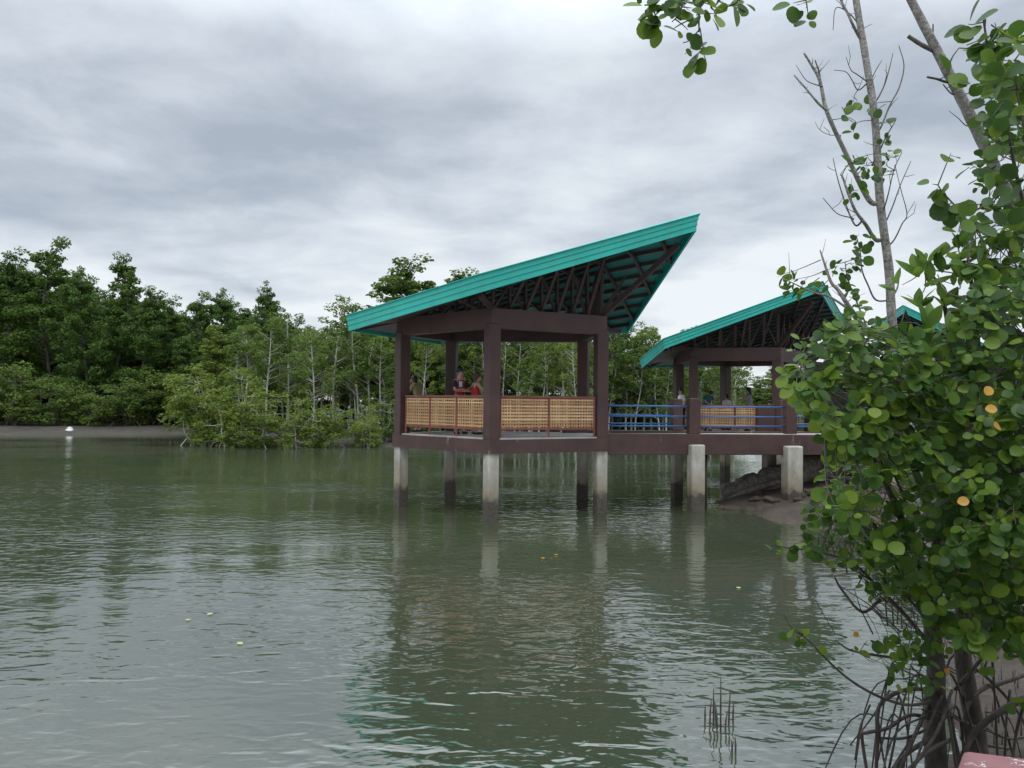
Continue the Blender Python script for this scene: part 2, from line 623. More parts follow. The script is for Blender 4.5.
def near_h(X, Y):
    xs = np.interp(Y, [t[0] for t in SHORE], [t[1] for t in SHORE])
    d = X - xs + 0.35 * lump(X, Y, 1.2)
    return np.clip(d * 0.20, -0.5, 0.55) * (0.8 + 0.2 * np.clip(d, 0, 1)) + 0.06 * lump(X, Y, 0.5) + 0.03 * lump(X + 9, Y, 0.17)


bank = grid_sheet('mud_bank', np.arange(0.4, 30, 0.14), np.arange(1.0, 32, 0.16), near_h, [M['mud']], 'brown mud bank on the right')
# far shore: shoreline y as a function of x
FAR = [(-200, 45), (-60, 50), (-40, 54), (-28, 59.5), (-24, 62), (-21.5, 62), (-19.6, 47), (-18.7, 46.5), (-14, 44.6), (-10, 45.0), (-6, 47), (-2, 50.5), (4, 54), (10, 56), (15, 60), (17, 72), (19, 110), (24, 150), (60, 160), (300, 165)]


def far_h(X, Y):
    ys = np.interp(X, [t[0] for t in FAR], [t[1] for t in FAR])
    d = Y - ys + 0.8 * lump(X, Y, 2.5)
    return np.clip(d * 0.11, -0.5, 0.5) + 0.05 * lump(X, Y, 0.9)


_xs = np.concatenate([np.arange(-200, -60, 4.), np.arange(-60, 30, 0.5), np.arange(30, 300, 5.)])
_ys = np.concatenate([np.arange(38, 76, 0.4), np.arange(76, 220, 3.)])
grid_sheet('far_bank', _xs, _ys, far_h, M['far_mud'], 'dark mud flat of the far shore')
grid_sheet('ground', np.linspace(-2000, 2000, 9), np.array([200., 400, 900, 2400]), lambda X, Y: X * 0 + 0.25, M['mud'], 'low land beyond the wood')

# ------------------------------------------------------------------ pavilions


def poly_clip_line(p, d, poly):
    """line p + t d against a convex-ish polygon (2-D) -> (t0, t1) or None"""
    ts = []
    n = len(poly)
    for i in range(n):
        a = poly[i]; b = poly[(i + 1) % n]
        ex, ey = b[0] - a[0], b[1] - a[1]
        den = d[0] * ey - d[1] * ex
        if abs(den) < 1e-9:
            continue
        t = ((a[0] - p[0]) * ey - (a[1] - p[1]) * ex) / den
        s = ((a[0] - p[0]) * d[1] - (a[1] - p[1]) * d[0]) / den
        if -1e-6 <= s <= 1 + 1e-6:
            ts.append(t)
    if len(ts) < 2:
        return None
    return min(ts), max(ts)


class Roof:
    """polygon of fascia-bottom points, fanned from its raised corner"""

    def __init__(self, pts, apex):
        self.p = pts[apex:] + pts[:apex]           # apex first
        self.poly = [(q.x, q.y) for q in self.p]
        self.tris = [(0, i, i + 1) for i in range(1, len(pts) - 1)]

    def z(self, x, y):
        best = None
        for t in self.tris:
            a, b, c = (self.p[i] for i in t)
            den = (b.y - c.y) * (a.x - c.x) + (c.x - b.x) * (a.y - c.y)
            u = ((b.y - c.y) * (x - c.x) + (c.x - b.x) * (y - c.y)) / den
            v = ((c.y - a.y) * (x - c.x) + (a.x - c.x) * (y - c.y)) / den
            w = 1 - u - v
            m = min(u, v, w)
            if best is None or m > best[0]:
                best = (m, u * a.z + v * b.z + w * c.z)
        return best[1]


def mitred(poly, off):
    """offset a 2-D polygon outwards"""
    n = len(poly)
    area = sum(poly[i][0] * poly[(i + 1) % n][1] - poly[(i + 1) % n][0] * poly[i][1] for i in range(n))
    sg = 1 if area > 0 else -1
    out = []
    for i in range(n):
        a = Vector(poly[i - 1]); b = Vector(poly[i]); c = Vector(poly[(i + 1) % n])
        d1 = (b - a).normalized(); d2 = (c - b).normalized()
        n1 = Vector((d1.y, -d1.x)) * sg; n2 = Vector((d2.y, -d2.x)) * sg
        m = (n1 + n2)
        m = m / max(0.35, m.dot(n1))
        out.append(b + m * off)
    return out


def rail_panel(parent, a, b, z0, h, nbay, name='railing_panel', start_post=True, end_post=True):
    """red-brown frame with split-bamboo lattice in each bay, between points a and b (2-D)"""
    a = Vector((a[0], a[1], 0)); b = Vector((b[0], b[1], 0))
    t = (b - a).normalized(); L = (b - a).length
    nrm = Vector((t.y, -t.x, 0))
    fr = MB()
    zt, zb = z0 + h, z0 + 0.20
    fr.bar(a + Vector((0, 0, zt - 0.028)), b + Vector((0, 0, zt - 0.028)), 0.075, 0.056, bevel=0.008)
    fr.bar(a + Vector((0, 0, zb)), b + Vector((0, 0, zb)), 0.05, 0.05, bevel=0.006)
    for i in range(nbay + 1):
        p = a + t * (L * i / nbay)
        if i == 0: p = p + t * 0.025
        if i == nbay: p = p - t * 0.025
        fr.bar(p + Vector((0, 0, z0 + 0.0)), p + Vector((0, 0, zt - 0.058)), 0.046, 0.046, bevel=0.006)
    fo = fr.build(name, M['rail_red'], parent)
    for i in range(nbay):
        w = MB()
        p0 = a + t * (L * i / nbay + 0.03)
        p1 = a + t * (L * (i + 1) / nbay - 0.03)
        wl_ = (p1 - p0).length
        nv = int(wl_ / 0.074)
        for j in range(nv):
            q = p0 + t * (wl_ * (j + 0.5) / nv + random.uniform(-0.004, 0.004)) - nrm * 0.004
            w.box(q + Vector((0, 0, (zt + zb) / 2 - 0.015)), t * (0.0195 + random.uniform(-0.004, 0.004)), nrm * 0.0025, Vector((random.uniform(-.004, .004) * t.x, random.uniform(-.004, .004) * t.y, (zt - zb) / 2 - 0.045)))
        nh = int((zt - zb - 0.08) / 0.074)
        for j in range(nh):
            z = zb + 0.035 + (zt - zb - 0.09) * (j + 0.5) / nh + random.uniform(-0.004, 0.004)
            q = (p0 + p1) / 2 + Vector((0, 0, z)) + nrm * 0.004
            w.box(q, t * (wl_ / 2 - 0.002), nrm * 0.0025, Vector((0, 0, 0.0190 + random.uniform(-0.004, 0.004))))
        w.build('bamboo_lattice', M['bamboo'], fo)
    return fo


def pavilion(label, cols, deck_z, beam_h, ring_bot, ring_top, roof_pts, apex, fascia_h, rails, latdir, rail_h, pile_on=None, group='pavilions on piles', colw=0.30, posts=(), eave=None):
    cxy = Vector((sum(c[0] for c in cols) / len(cols), sum(c[1] for c in cols) / len(cols), 0))
    root = empty('pavilion', (cxy.x, cxy.y, 0), label, 'pavilion', group)
    n = len(cols)
    roof = Roof(roof_pts, apex)
    # each column stands with its faces square to the centre of the pavilion
    outl = mitred([tuple(c) for c in cols], 0.19)
    for i, c in enumerate(cols):
        c3 = Vector((c[0], c[1], 0))
        rd = (c3 - cxy).normalized()
        ang = math.atan2(rd.y, rd.x) + R(38)
        ux = Vector((math.cos(ang), math.sin(ang), 0)); uy = Vector((-ux.y, ux.x, 0))
        m = MB()
        m.box(c3 + Vector((0, 0, (deck_z + ring_bot) / 2 + 0.0)), ux * colw / 2, uy * colw / 2, Vector((0, 0, (ring_bot - deck_z) / 2 + 0.10)), 0.015)
        m.build('column', M['brown'], root)
        m = MB()
        pz0 = -0.6
        s = colw * 0.48
        m.box(c3 + Vector((0, 0, (pz0 + deck_z - beam_h) / 2)), ux * s, uy * s, Vector((0, 0, (deck_z - beam_h - pz0) / 2 + 0.02)), 0.02)
        m.build('pile', M['concrete'], root)
    m = MB()
    m.prism([tuple(v) for v in mitred([tuple(c) for c in cols], 0.10)], deck_z - 0.12, deck_z)
    m.build('deck', M['slab'], root)
    for i in range(n):
        a = Vector((*outl[i], 0)); b = Vector((*outl[(i + 1) % n], 0))
        t = (b - a).normalized(); nn = Vector((t.y, -t.x, 0))
        if nn.dot((a + b) / 2 - cxy) < 0: nn = -nn
        m = MB()
        wq = 0.26
        # mitred edge beam
        ins = mitred([tuple(c) for c in cols], 0.19 - wq)
        ia = Vector((*ins[i], 0)); ib = Vector((*ins[(i + 1) % n], 0))
        m.prism([(a.x, a.y), (b.x, b.y), (ib.x, ib.y), (ia.x, ia.y)], deck_z - beam_h, deck_z - 0.035)
        m.build('edge_beam', M['beam'], root)
        o2 = mitred([tuple(c) for c in cols], 0.13); i2 = mitred([tuple(c) for c in cols], -0.13)
        m = MB()
        a2, b2, c2, d2 = o2[i], o2[(i + 1) % n], i2[(i + 1) % n], i2[i]
        m.prism([tuple(a2), tuple(b2), tuple(c2), tuple(d2)], ring_bot, ring_top)
        m.build('ring_beam', M['brown'], root)
        # truss between the ring beam and the roof
        ca = Vector((*cols[i], 0)); cb = Vector((*cols[(i + 1) % n], 0))
        L = (cb - ca).length
        k_ = max(4, int(L / 0.42))
        m = MB()
        prev = None
        for j in range(k_ + 1):
            p = ca + (cb - ca) * (j / k_)
            zt = roof.z(p.x, p.y) + 0.05
            if zt - ring_top > 0.12:
                m.bar(p + Vector((0, 0, ring_top - 0.02)), p + Vector((0, 0, zt)), 0.085, 0.06, up=t)
                if j < k_:
                    p2 = ca + (cb - ca) * ((j + 1) / k_)
                    z2 = roof.z(p2.x, p2.y) + 0.03
                    if j % 2 == 0:
                        m.bar(p + Vector((0, 0, ring_top)) + nn * 0.04, p2 + Vector((0, 0, z2)) + nn * 0.04, 0.07, 0.05)
                    else:
                        m.bar(p + Vector((0, 0, zt)) - nn * 0.04, p2 + Vector((0, 0, ring_top)) - nn * 0.04, 0.07, 0.05)
            # lookout struts leaning out under the eave
            if 0 < j < k_:
                q = p + nn * 0.75
                zq = roof.z(q.x, q.y) + 0.02
                if zq > ring_top + 0.15:
                    m.bar(p + Vector((0, 0, ring_top)), q + Vector((0, 0, zq)), 0.07, 0.05)
        if m.v:
            m.build('truss', M['dark_timber'], root)
    # roof sheet with standing ribs
    ro = Vector((cxy.x, cxy.y, 0))
    pts = roof.p
    th = fascia_h * 0.55
    m = MB()
    N = len(pts)
    vs = [p + Vector((0, 0, th)) for p in pts] + [p + Vector((0, 0, th + 0.03)) for p in pts]
    fs = [tuple(x + N for x in t_) for t_ in roof.tris] + [tuple(reversed(t_)) for t_ in roof.tris]
    m.add(vs, fs)
    cdir = Vector((-latdir[1], latdir[0]))
    for q in np.arange(-9, 9, 0.30):
        p0 = (cxy.x + cdir.x * q, cxy.y + cdir.y * q)
        cl = poly_clip_line(p0, latdir, roof.poly)
        if not cl: continue
        steps = 14
        pr = None
        for s in range(steps + 1):
            t_ = cl[0] + 0.03 + (cl[1] - cl[0] - 0.06) * s / steps
            x, y = p0[0] + latdir[0] * t_, p0[1] + latdir[1] * t_
            w_ = Vector((x, y, roof.z(x, y) + th + 0.042))
            if pr is not None: m.bar(pr, w_, 0.035, 0.03)
            pr = w_
    sheet = m.build('roof', M['teal'], root)
    # the same sheet seen from below carries purlins and rafters
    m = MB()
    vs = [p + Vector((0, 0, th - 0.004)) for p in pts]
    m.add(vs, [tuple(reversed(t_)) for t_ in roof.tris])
    m.build('soffit_sheet', M['teal_shaded'], root)

    def lattice(dirv, spacing, drop, w, h, name):
        cd = Vector((-dirv[1], dirv[0]))
        for q in np.arange(-9, 9, spacing):
            mm = MB()
            p0 = (cxy.x + cd.x * q, cxy.y + cd.y * q)
            cl = poly_clip_line(p0, dirv, roof.poly)
            if not cl or cl[1] - cl[0] < 0.25: continue
            pr = None
            steps = max(2, int((cl[1] - cl[0]) / 0.8))
            for s in range(steps + 1):
                t_ = cl[0] + 0.02 + (cl[1] - cl[0] - 0.04) * s / steps
                x, y = p0[0] + dirv[0] * t_, p0[1] + dirv[1] * t_
                w_ = Vector((x, y, roof.z(x, y) + th - drop))
                if pr is not None: mm.bar(pr, w_, w, h)
                pr = w_
            mm.build(name, M['dark_timber'], root)
    lattice((cdir.x, cdir.y), 0.52, 0.045, 0.06, 0.09, 'purlin')
    lattice(latdir, 0.8, 0.115, 0.07, 0.08, 'rafter')
    # hip struts from the column heads to the roof corners
    for i, c in enumerate(cols):
        best = min(range(N), key=lambda q: (Vector((pts[q].x, pts[q].y)) - Vector(c)).length)
        c3 = Vector((c[0], c[1], ring_top - 0.02)); e_ = pts[best] + Vector((0, 0, th - 0.2))
        m = MB()
        m.bar(c3, c3 + (e_ - c3) * 0.84, 0.10, 0.12)
        m.build('hip_strut', M['dark_timber'], root)
    # stepped fascia, three strips
    for i in range(N):
        pass
    prof = [(0.00, 0.0), (0.045, 0.0), (0.045, 0.30), (0.062, 0.34), (0.062, 0.62), (0.08, 0.66), (0.08, 0.93), (0.115, 0.96), (0.115, 1.0), (0.0, 1.0)]
    offs = [[Vector((*v, 0)) for v in mitred(roof.poly, o_)] for o_, _ in prof]
    for i in range(N):
        j = (i + 1) % N
        m = MB()
        vs = []
        for q, (o_, zf) in enumerate(prof):
            vs.append(offs[q][i] + Vector((0, 0, pts[i].z + zf * fascia_h)))
        for q, (o_, zf) in enumerate(prof):
            vs.append(offs[q][j] + Vector((0, 0, pts[j].z + zf * fascia_h)))
        K = len(prof)
        fs = [(q, (q + 1) % K, K + (q + 1) % K, K + q) for q in range(K)]
        m.add(vs, fs)
        m.build('fascia', M['teal'], sheet)
    if eave:                     # dark sheet added below the low eave to darken its underside
        fI, aI, bI, cF, cA, cB = eave
        def ev(q, k_=0.0):
            q = Vector((q[0], q[1], 0)); q = q + (cxy - q).normalized() * k_
            return Vector((q.x, q.y, roof.z(q.x, q.y) + 0.05))
        A_, F_, B_ = roof_pts[aI], roof_pts[fI], roof_pts[bI]
        ring = [ev(A_, .16), ev(A_.lerp(F_, .35), .14), ev(A_.lerp(F_, .72), .14), ev(cols[cF]), ev(cols[cA]), ev(cols[cB]), ev(B_, .16), ev(A_.lerp(B_, .5), .14)]
        m = MB()
        vs = ring + [q + Vector((0, 0, .018)) for q in ring]
        fs = []
        for t_ in ((4, 0, 1), (4, 1, 2), (4, 2, 3), (4, 5, 6), (4, 6, 7), (4, 7, 0)):
            fs += [tuple(reversed(t_)), tuple(x + 8 for x in t_)]
        fs += [(q, (q + 1) % 8, 8 + (q + 1) % 8, 8 + q) for q in range(8)]
        m.add(vs, fs)
        m.build('eave_shade_sheet', M['dark_timber'], root)
    for (i, nbay) in rails:
        a = Vector(cols[i]); b = Vector(cols[(i + 1) % n])
        t = (b - a).normalized()
        nn = Vector((t.y, -t.x))
        if nn.dot((a + b) / 2 - Vector((cxy.x, cxy.y))) < 0: nn = -nn
        rail_panel(root, a + t * 0.19 + nn * 0.03, b - t * 0.19 + nn * 0.03, deck_z, rail_h, nbay)
    for (x, y) in posts:
        m = MB()
        m.box((x, y, deck_z + rail_h * 0.5 + 0.02), (0.27, 0, 0), (0, 0.12, 0), (0, 0, rail_h * 0.5 + 0.04), 0.012)
        m.build('gate_post', M['brown'], root)
    return root


DECK1 = 1.90
c1 = [(-0.47, 18.0), (2.24, 19.4), (2.03, 21.9), (-1.75, 22.3), (-2.90, 20.35)]
r1 = [P(478, 293.5, 16.8), P(694, 231, 17.9), P(627, 333, 23.2), P(440, 344.5, 24.2), P(350.5, 331, 19.85)]
pav1 = pavilion('nearest teal roofed pavilion standing in open water with woven bamboo railings', c1, DECK1, 0.36, 4.47, 4.93, r1, 1, 0.40,
                [(0, 2), (4, 3), (3, 2), (2, 3)], (0.38, 0.925), 1.0, eave=(0, 4, 3, 0, 4, 3))

DECK2 = 1.80
c2 = [(P(693, 480, 25.6).x, 25.6), (P(777.5, 480, 24.9).x, 24.9), (P(811, 480, 27.5).x, 27.5), (P(725, 480, 29.3).x, 29.3), (P(678, 480, 28.0).x, 28.0)]
r2 = [P(666, 348.5, 24.2), P(819.5, 291.5, 23.4), P(843.5, 332, 28.2), P(742, 366, 32), P(642.5, 368, 27.8)]
pav2 = pavilion('second teal roofed pavilion behind the brown walkway with its peak near the bare grey trunk', c2, DECK2, 0.36, 4.18, 4.60, r2, 1, 0.31,
                [(0, 2), (4, 1), (3, 2), (2, 2)], (0.25, 0.97), 0.93, eave=(0, 4, 3, 0, 4, 3))

c3 = [(P(965, 480, 32).x, 32), (P(1035, 480, 33.5).x, 33.5), (P(1020, 480, 36.5).x, 36.5), (P(930, 480, 37).x, 37), (P(897, 480, 34).x, 34)]
r3 = [P(985, 353, 31), P(1045, 382, 34), P(1020, 385, 40), P(868, 337, 38.5), P(905, 313, 31.5)]
pav3 = pavilion('teal roofed pavilion farthest right, mostly hidden behind the round leaved mangrove', c3, 1.85, 0.36, 4.3, 4.7, r3, 4, 0.32,
                [(0, 2), (1, 2)], (-0.3, 0.95), 0.95)

# ------------------------------------------------------------------ walkway between the pavilions
W0, W1 = Vector((2.33, 19.45, 0)), Vector((7.75, 20.75, 0))
wd = (W1 - W0).normalized(); wnm = Vector((-wd.y, wd.x, 0))
W2 = W1 + wd * 6.5
walk = empty('walkway', (5, 21, 0), 'brown concrete walkway on piles with blue pipe rails linking the pavilions', 'walkway')
WT0, WT1 = 1.99, 1.93
WWID = 2.35


def wp(s, off=0.0):
    return W0 + wd * s + wnm * off


Lw = (W2 - W0).length
for off in (0.0, WWID):
    m = MB()
    a, b_ = wp(0.0 if off == 0 else -0.35, off), wp(Lw, off)
    m.bar(a + Vector((0, 0, 1.715)), b_ + Vector((0, 0, 1.64)), 0.22, 0.54, bevel=0.012)
    m.build('edge_beam', M['beam'], walk)
m = MB()
a = wp(0, 0.08); b_ = wp(Lw, 0.08); c_ = wp(Lw, WWID - 0.08); d_ = wp(-0.3, WWID - 0.08)
m.prism([(q.x, q.y) for q in (a, b_, c_, d_)], 1.76, 1.895)
q0 = wp(3.2, WWID + 0.11); q1 = wp(6.4, WWID + 0.11)
m.prism([(q0.x, q0.y), (q1.x, q1.y), (c2[1][0] - 0.35, c2[1][1] - 0.1), (c2[0][0] + 0.35, c2[0][1] - 0.1)], 1.66, 1.80)
m.build('deck', M['slab'], walk)
# piles: near ones have a squared cap set against the beam
for s, off, hw, top in ((2.46, -0.16, 0.19, 1.70), (5.24, -0.17, 0.225, 1.66), (3.13, WWID, 0.15, 1.45), (6.13, WWID, 0.18, 1.45), (8.4, -0.16, 0.2, 1.65), (8.4, WWID, 0.18, 1.45), (11.2, 0, 0.18, 1.45)):
    q = wp(s, off)
    m = MB()
    ang = R(14 if off < 0 else 22)
    ux = Vector((math.cos(ang), math.sin(ang), 0)); uy = Vector((-ux.y, ux.x, 0))
    m.box(q + Vector((0, 0, top / 2 - 0.3)), ux * hw, uy * hw * 0.8, Vector((0, 0, top / 2 + 0.3)), 0.03)
    m.build('pile', M['concrete'], walk)
m = MB()
m.tube([wp(2.93, 0.2) + Vector((0, 0, 1.5)), wp(2.93, 0.2) + Vector((0, 0, -0.4))], 0.035, 8)
m.build('drain_pipe', M['dark_timber'], walk)
posts_near = [2.46, 5.28, 8.4, 11.2]
posts_far = [3.1, 6.6, 8.8]
for lst, off in ((posts_near, 0.0), (posts_far, WWID)):
    for s in lst:
        q = wp(s, off)
        m = MB()
        m.box(q + Vector((0, 0, 2.43)), wd * 0.155, wnm * 0.105, Vector((0, 0, 0.46)), 0.012)
        m.build('rail_post', M['brown'], walk)
stops = {0.0: [0.0] + posts_near, WWID: [-0.2] + posts_far}
for off in (0.0, WWID):
    st = stops[off]
    for s0, s1 in zip(st, st[1:]):
        if off == WWID and s0 == 3.1: continue      # the way into the second pavilion
        for zr in (2.68, 2.42, 2.17):
            m = MB()
            m.tube([wp(s0 + 0.15, off) + Vector((0, 0, zr)), wp(s1 - 0.15, off) + Vector((0, 0, zr))], 0.021, 8)
            m.build('blue_rail', M['blue'], walk)
# post and low wall at the second pavilion's entrance
m = MB()
m.box((c2[1][0] - 0.42, c2[1][1] - 0.05, 2.28), (0.28, 0, 0), (0, 0.11, 0), (0, 0, 0.48), 0.012)
m.build('entrance_post', M['brown'], pav2)

# ------------------------------------------------------------------ parapet by the photographer
m = MB()
e1 = Vector((0.955, -0.297, 0)); e2 = Vector((-0.60, -0.80, 0))
cn = P(963, 749, 1.69)
m2 = [cn, cn + e1 * 2.6, cn + e1 * 2.6 + e2 * 0.22, cn + e2 * 0.22]
zt = cn.z
par = empty('parapet', (cn.x, cn.y, 0), 'worn dark red concrete parapet with flaking paint at the bottom right corner', 'parapet')
m.prism([(q.x, q.y) for q in m2], zt - 0.10, zt)
o = m.build('coping', M['worn_red'], par)
bv = o.modifiers.new('bevel', 'BEVEL'); bv.width = 0.012; bv.segments = 2
m = MB()
m3 = [cn + e1 * 0.04 + e2 * 0.03, cn + e1 * 2.56 + e2 * 0.03, cn + e1 * 2.56 + e2 * 0.19, cn + e1 * 0.04 + e2 * 0.19]
m.prism([(q.x, q.y) for q in m3], -0.6, zt - 0.10)
m.build('wall', M['worn_red'], par)

# ------------------------------------------------------------------ log, debris, sticks, floating leaves
m = MB()
ctl = [P(722, 494, 22.6), P(745, 489, 22.5), P(770, 481, 22.4), P(800, 471, 22.4), P(835, 463, 22.6), P(872, 458, 23.0)]
pts = []; rr = []
for i in range(26):
    t = i / 25 * 5
    a = int(min(4, t)); f = t - a
    p = ctl[a].lerp(ctl[a + 1], f)
    p = p + Vector((0, 0, 0.04 * math.sin(i * 1.3)))
    pts.append(p); rr.append(interp([(0, 0.20), (4, 0.36), (20, 0.42), (25, 0.46)], i) * (1 + 0.07 * math.sin(i * 2.1) + random.uniform(-.05, .05)))
lg = empty('fallen_log', (pts[0].x, pts[0].y, 0), 'thick weathered grey log lying on the mud under the walkway', 'log')
m.tube(pts, rr, 14)
m.build('log_trunk', M['log'], lg)
for a_, b_ in ((P(726, 500, 22.0), P(790, 478, 21.9)), (P(735, 505, 22), P(770, 494, 21.7))):
    m = MB()
    m.tube([a_, a_.lerp(b_, 0.5) + Vector((0, 0, 0.04)), b_], [0.05, 0.09, 0.07], 8)
    m.build('split_limb', M['log'], lg)

for i in range(12):
    px = random.uniform(722, 812); d = random.uniform(19.6, 21.6)
    p = P(px, 500, d)
    z = float(near_h(np.array([p.x]), np.array([d]))[0])
    if z < -0.12: continue
    r_ = random.uniform(.07, .2)
    m = MB()
    m.ball((p.x, d, z + r_ * .25), r_ * random.uniform(1, 1.6), r_ * random.uniform(.9, 1.4), r_ * .6, 10, 7)
    m.v = [(x + random.uniform(-.2, .2) * r_, y + random.uniform(-.2, .2) * r_, z_ + random.uniform(-.15, .15) * r_) for x, y, z_ in m.v]
    tag(m.build('stone', M['mud']), 'muddy stone lying at the foot of the log beside the walkway pile', 'stone', 'stones by the log')
m = MB()
c0 = P(70, 434.5, 59)
for dx, dz, sx_, sz_ in ((0, 0.22, 0.36, 0.26), (-0.26, 0.14, 0.30, 0.18), (0.34, 0.10, 0.36, 0.14), (-0.04, 0.42, 0.16, 0.14)):
    m.ball(c0 + Vector((dx, random.uniform(-.1, .1), dz)), sx_, 0.35, sz_, 9, 6)
m.v = [(x + random.uniform(-.05, .05), y + random.uniform(-.05, .05), z + random.uniform(-.04, .04)) for x, y, z in m.v]
tag(m.build('foam_debris', M['foam']), 'lumpy white piece of debris washed up on the far mud flat', 'debris')

for (px, py, L, lean) in ((705, 719, .14, 0), (709, 722, .22, .02), (713.5, 721, .30, .0), (718, 726, .20, -.02), (720.6, 729, .46, .0), (724, 727, .16, .03), (728, 722, .30, .02), (732.5, 719, .18, .01), (716, 716, .15, -.01)):
    d = EYE * FPX / (py - 404.8)
    p = P(px, py, d); p.z = 0
    m = MB()
    m.tube([p + Vector((0, 0, -0.3)), p + Vector((lean * 0.5, 0, L * 0.5)), p + Vector((lean, 0, L))], [0.008, 0.0075, 0.004], 6)
    tag(m.build('mangrove_stick', M['bark_dark'], None, p), 'thin dark stick poking up in the cluster in the water left of the roots', 'stick', 'sticks in the water')
for (px, py, L) in ((731.5, 748, .09), (735, 750, .13)):
    d = EYE * FPX / (py - 404.8)
    p = P(px, py, d); p.z = 0
    m = MB()
    m.tube([p + Vector((0, 0, -0.3)), p + Vector((0.005, 0, L * 0.5)), p + Vector((0, 0, L))], [0.008, 0.0075, 0.004], 6)
    tag(m.build('mangrove_stick', M['bark_dark'], None, p), 'short dark stick in the pair standing nearer the camera than the cluster of sticks', 'stick', 'near pair of sticks')


def leaf_outline(kind='round'):
    """2-D half outline of a leaf, unit length: (along, half width)"""
    if kind == 'round':
        return [(0.0, 0.03), (0.10, 0.22), (0.30, 0.40), (0.55, 0.455), (0.78, 0.37), (0.93, 0.20), (1.0, 0.03)]
    return [(0.0, 0.02), (0.15, 0.14), (0.40, 0.24), (0.62, 0.225), (0.82, 0.13), (0.94, 0.05), (1.0, 0.01)]


def leaf_verts(kind):
    """unit leaf: midrib folded, a petiole-less blade curving down; verts (n,3) and quads"""
    o = leaf_outline(kind)
    V = []; F = []
    for (s, w) in o:
        zc = -0.10 * s * s
        V += [(-w, s, zc + 0.16 * w), (0, s, zc), (w, s, zc + 0.16 * w)]
    for i in range(len(o) - 1):
        a = i * 3
        F += [(a, a + 1, a + 4, a + 3), (a + 1, a + 2, a + 5, a + 4)]
    return np.array(V), np.array(F)


LEAF = {k_: leaf_verts(k_) for k_ in ('round', 'long')}


def leaves_np(pos, dirs, ups, size, kind):
    """place unit leaves: pos, dirs (blade direction), ups (blade normal), size arrays"""
    LV, LF = LEAF[kind]
    dirs = dirs / np.linalg.norm(dirs, axis=1)[:, None]
    side = np.cross(dirs, ups); side /= (np.linalg.norm(side, axis=1)[:, None] + 1e-9)
    nr = np.cross(side, dirs)
    V = (pos[:, None, :] + size[:, None, None] * (LV[None, :, 0, None] * side[:, None, :] + LV[None, :, 1, None] * dirs[:, None, :] + LV[None, :, 2, None] * nr[:, None, :]))
    n = len(pos)
    F = LF[None] + (np.arange(n) * len(LV))[:, None, None]
    return V.reshape(-1, 3), F.reshape(-1, 4)


for (px, py, lab) in ((188, 620, 'pale yellow leaf floating on the open water, leftmost of the yellow ones'), (213, 613, 'pale yellow leaf floating on the open water, farthest of the yellow ones'),
                      (238, 642, 'pale yellow leaf floating on the open water, nearest of the yellow ones'), (558, 555, 'orange leaf floating in the reflection of the nearest pavilion, right of its twin'),
                      (541, 558, 'orange leaf floating in the reflection of the nearest pavilion, left of its twin'), (738, 587, 'yellow leaf floating in front of the second pavilion')):
    d = EYE * FPX / (py - 402.5 - (px - 512) * 0.0105)
    p = P(px, py, d)
    a = random.uniform(0, 6.28)
    V, F = leaves_np(np.zeros((1, 3)), np.array([[math.cos(a), math.sin(a), 0.0]]), np.array([[0, 0, 1.0]]), np.array([0.075]), 'round')
    V[:, 2] = V[:, 2] * 0.6 + 0.016
    o = np_mesh('floating_leaf', V, F, M['leaf_pale' if py > 580 else 'leaf_yellow'], None, None, True)
    o.location = (p.x, p.y, 0)
    tag(o, lab, 'leaf', 'floating leaves')

# ------------------------------------------------------------------ far trees
KQ = np.array([[0.0, 0.0], [-0.36, 0.45], [0.0, 1.0], [0.36, 0.45]])      # a small kite = one spray of leaves


def kites(pos, nrm, size):
    n = len(pos)
    rnd = RNG.normal(size=(n, 3))
    d = np.cross(nrm, rnd); d /= np.linalg.norm(d, axis=1)[:, None] + 1e-9
    s = np.cross(nrm, d); s /= np.linalg.norm(s, axis=1)[:, None] + 1e-9
    V = pos[:, None, :] + size[:, None, None] * (KQ[None, :, 0, None] * s[:, None, :] + (KQ[None, :, 1, None] - 0.5) * d[:, None, :])
    V[:, (1, 3), :] += (nrm * (size * 0.12)[:, None])[:, None, :]
    F = np.arange(n * 4).reshape(n, 4)
    return V.reshape(-1, 3), F


def clump(c, r, n, flat=0.65, size=0.2):
    """leaf sprays through a flattened ball, denser near its upper shell"""
    u = RNG.normal(size=(n, 3)); u /= np.linalg.norm(u, axis=1)[:, None]
    rad = RNG.uniform(0.25, 1.0, n) ** 0.55
    p = u * rad[:, None] * np.array([1, 1, flat]) * r
    nr = u * 0.7 + RNG.normal(size=(n, 3)) * 0.55 + np.array([0, 0, 0.55])
    nr /= np.linalg.norm(nr, axis=1)[:, None]
    return kites(p + np.asarray(c), nr, RNG.uniform(0.7, 1.3, n) * size)


def tubes_np(lines, n=5):
    m = MB()
    for pts, rad in lines:
        m.tube(pts, rad, n, False)
    return np.array(m.v), np.array(m.f)


def wob(a, b, k, amp):
    """points from a to b with a sideways wander"""
    a = Vector(a); b = Vector(b)
    out = []
    w = Vector(RNG.normal(size=3)) * amp
    w2 = Vector(RNG.normal(size=3)) * amp * 0.5
    for i in range(k + 1):
        t = i / k
        out.append(a.lerp(b, t) + w * math.sin(math.pi * t) + w2 * math.sin(2 * math.pi * t))
    return out


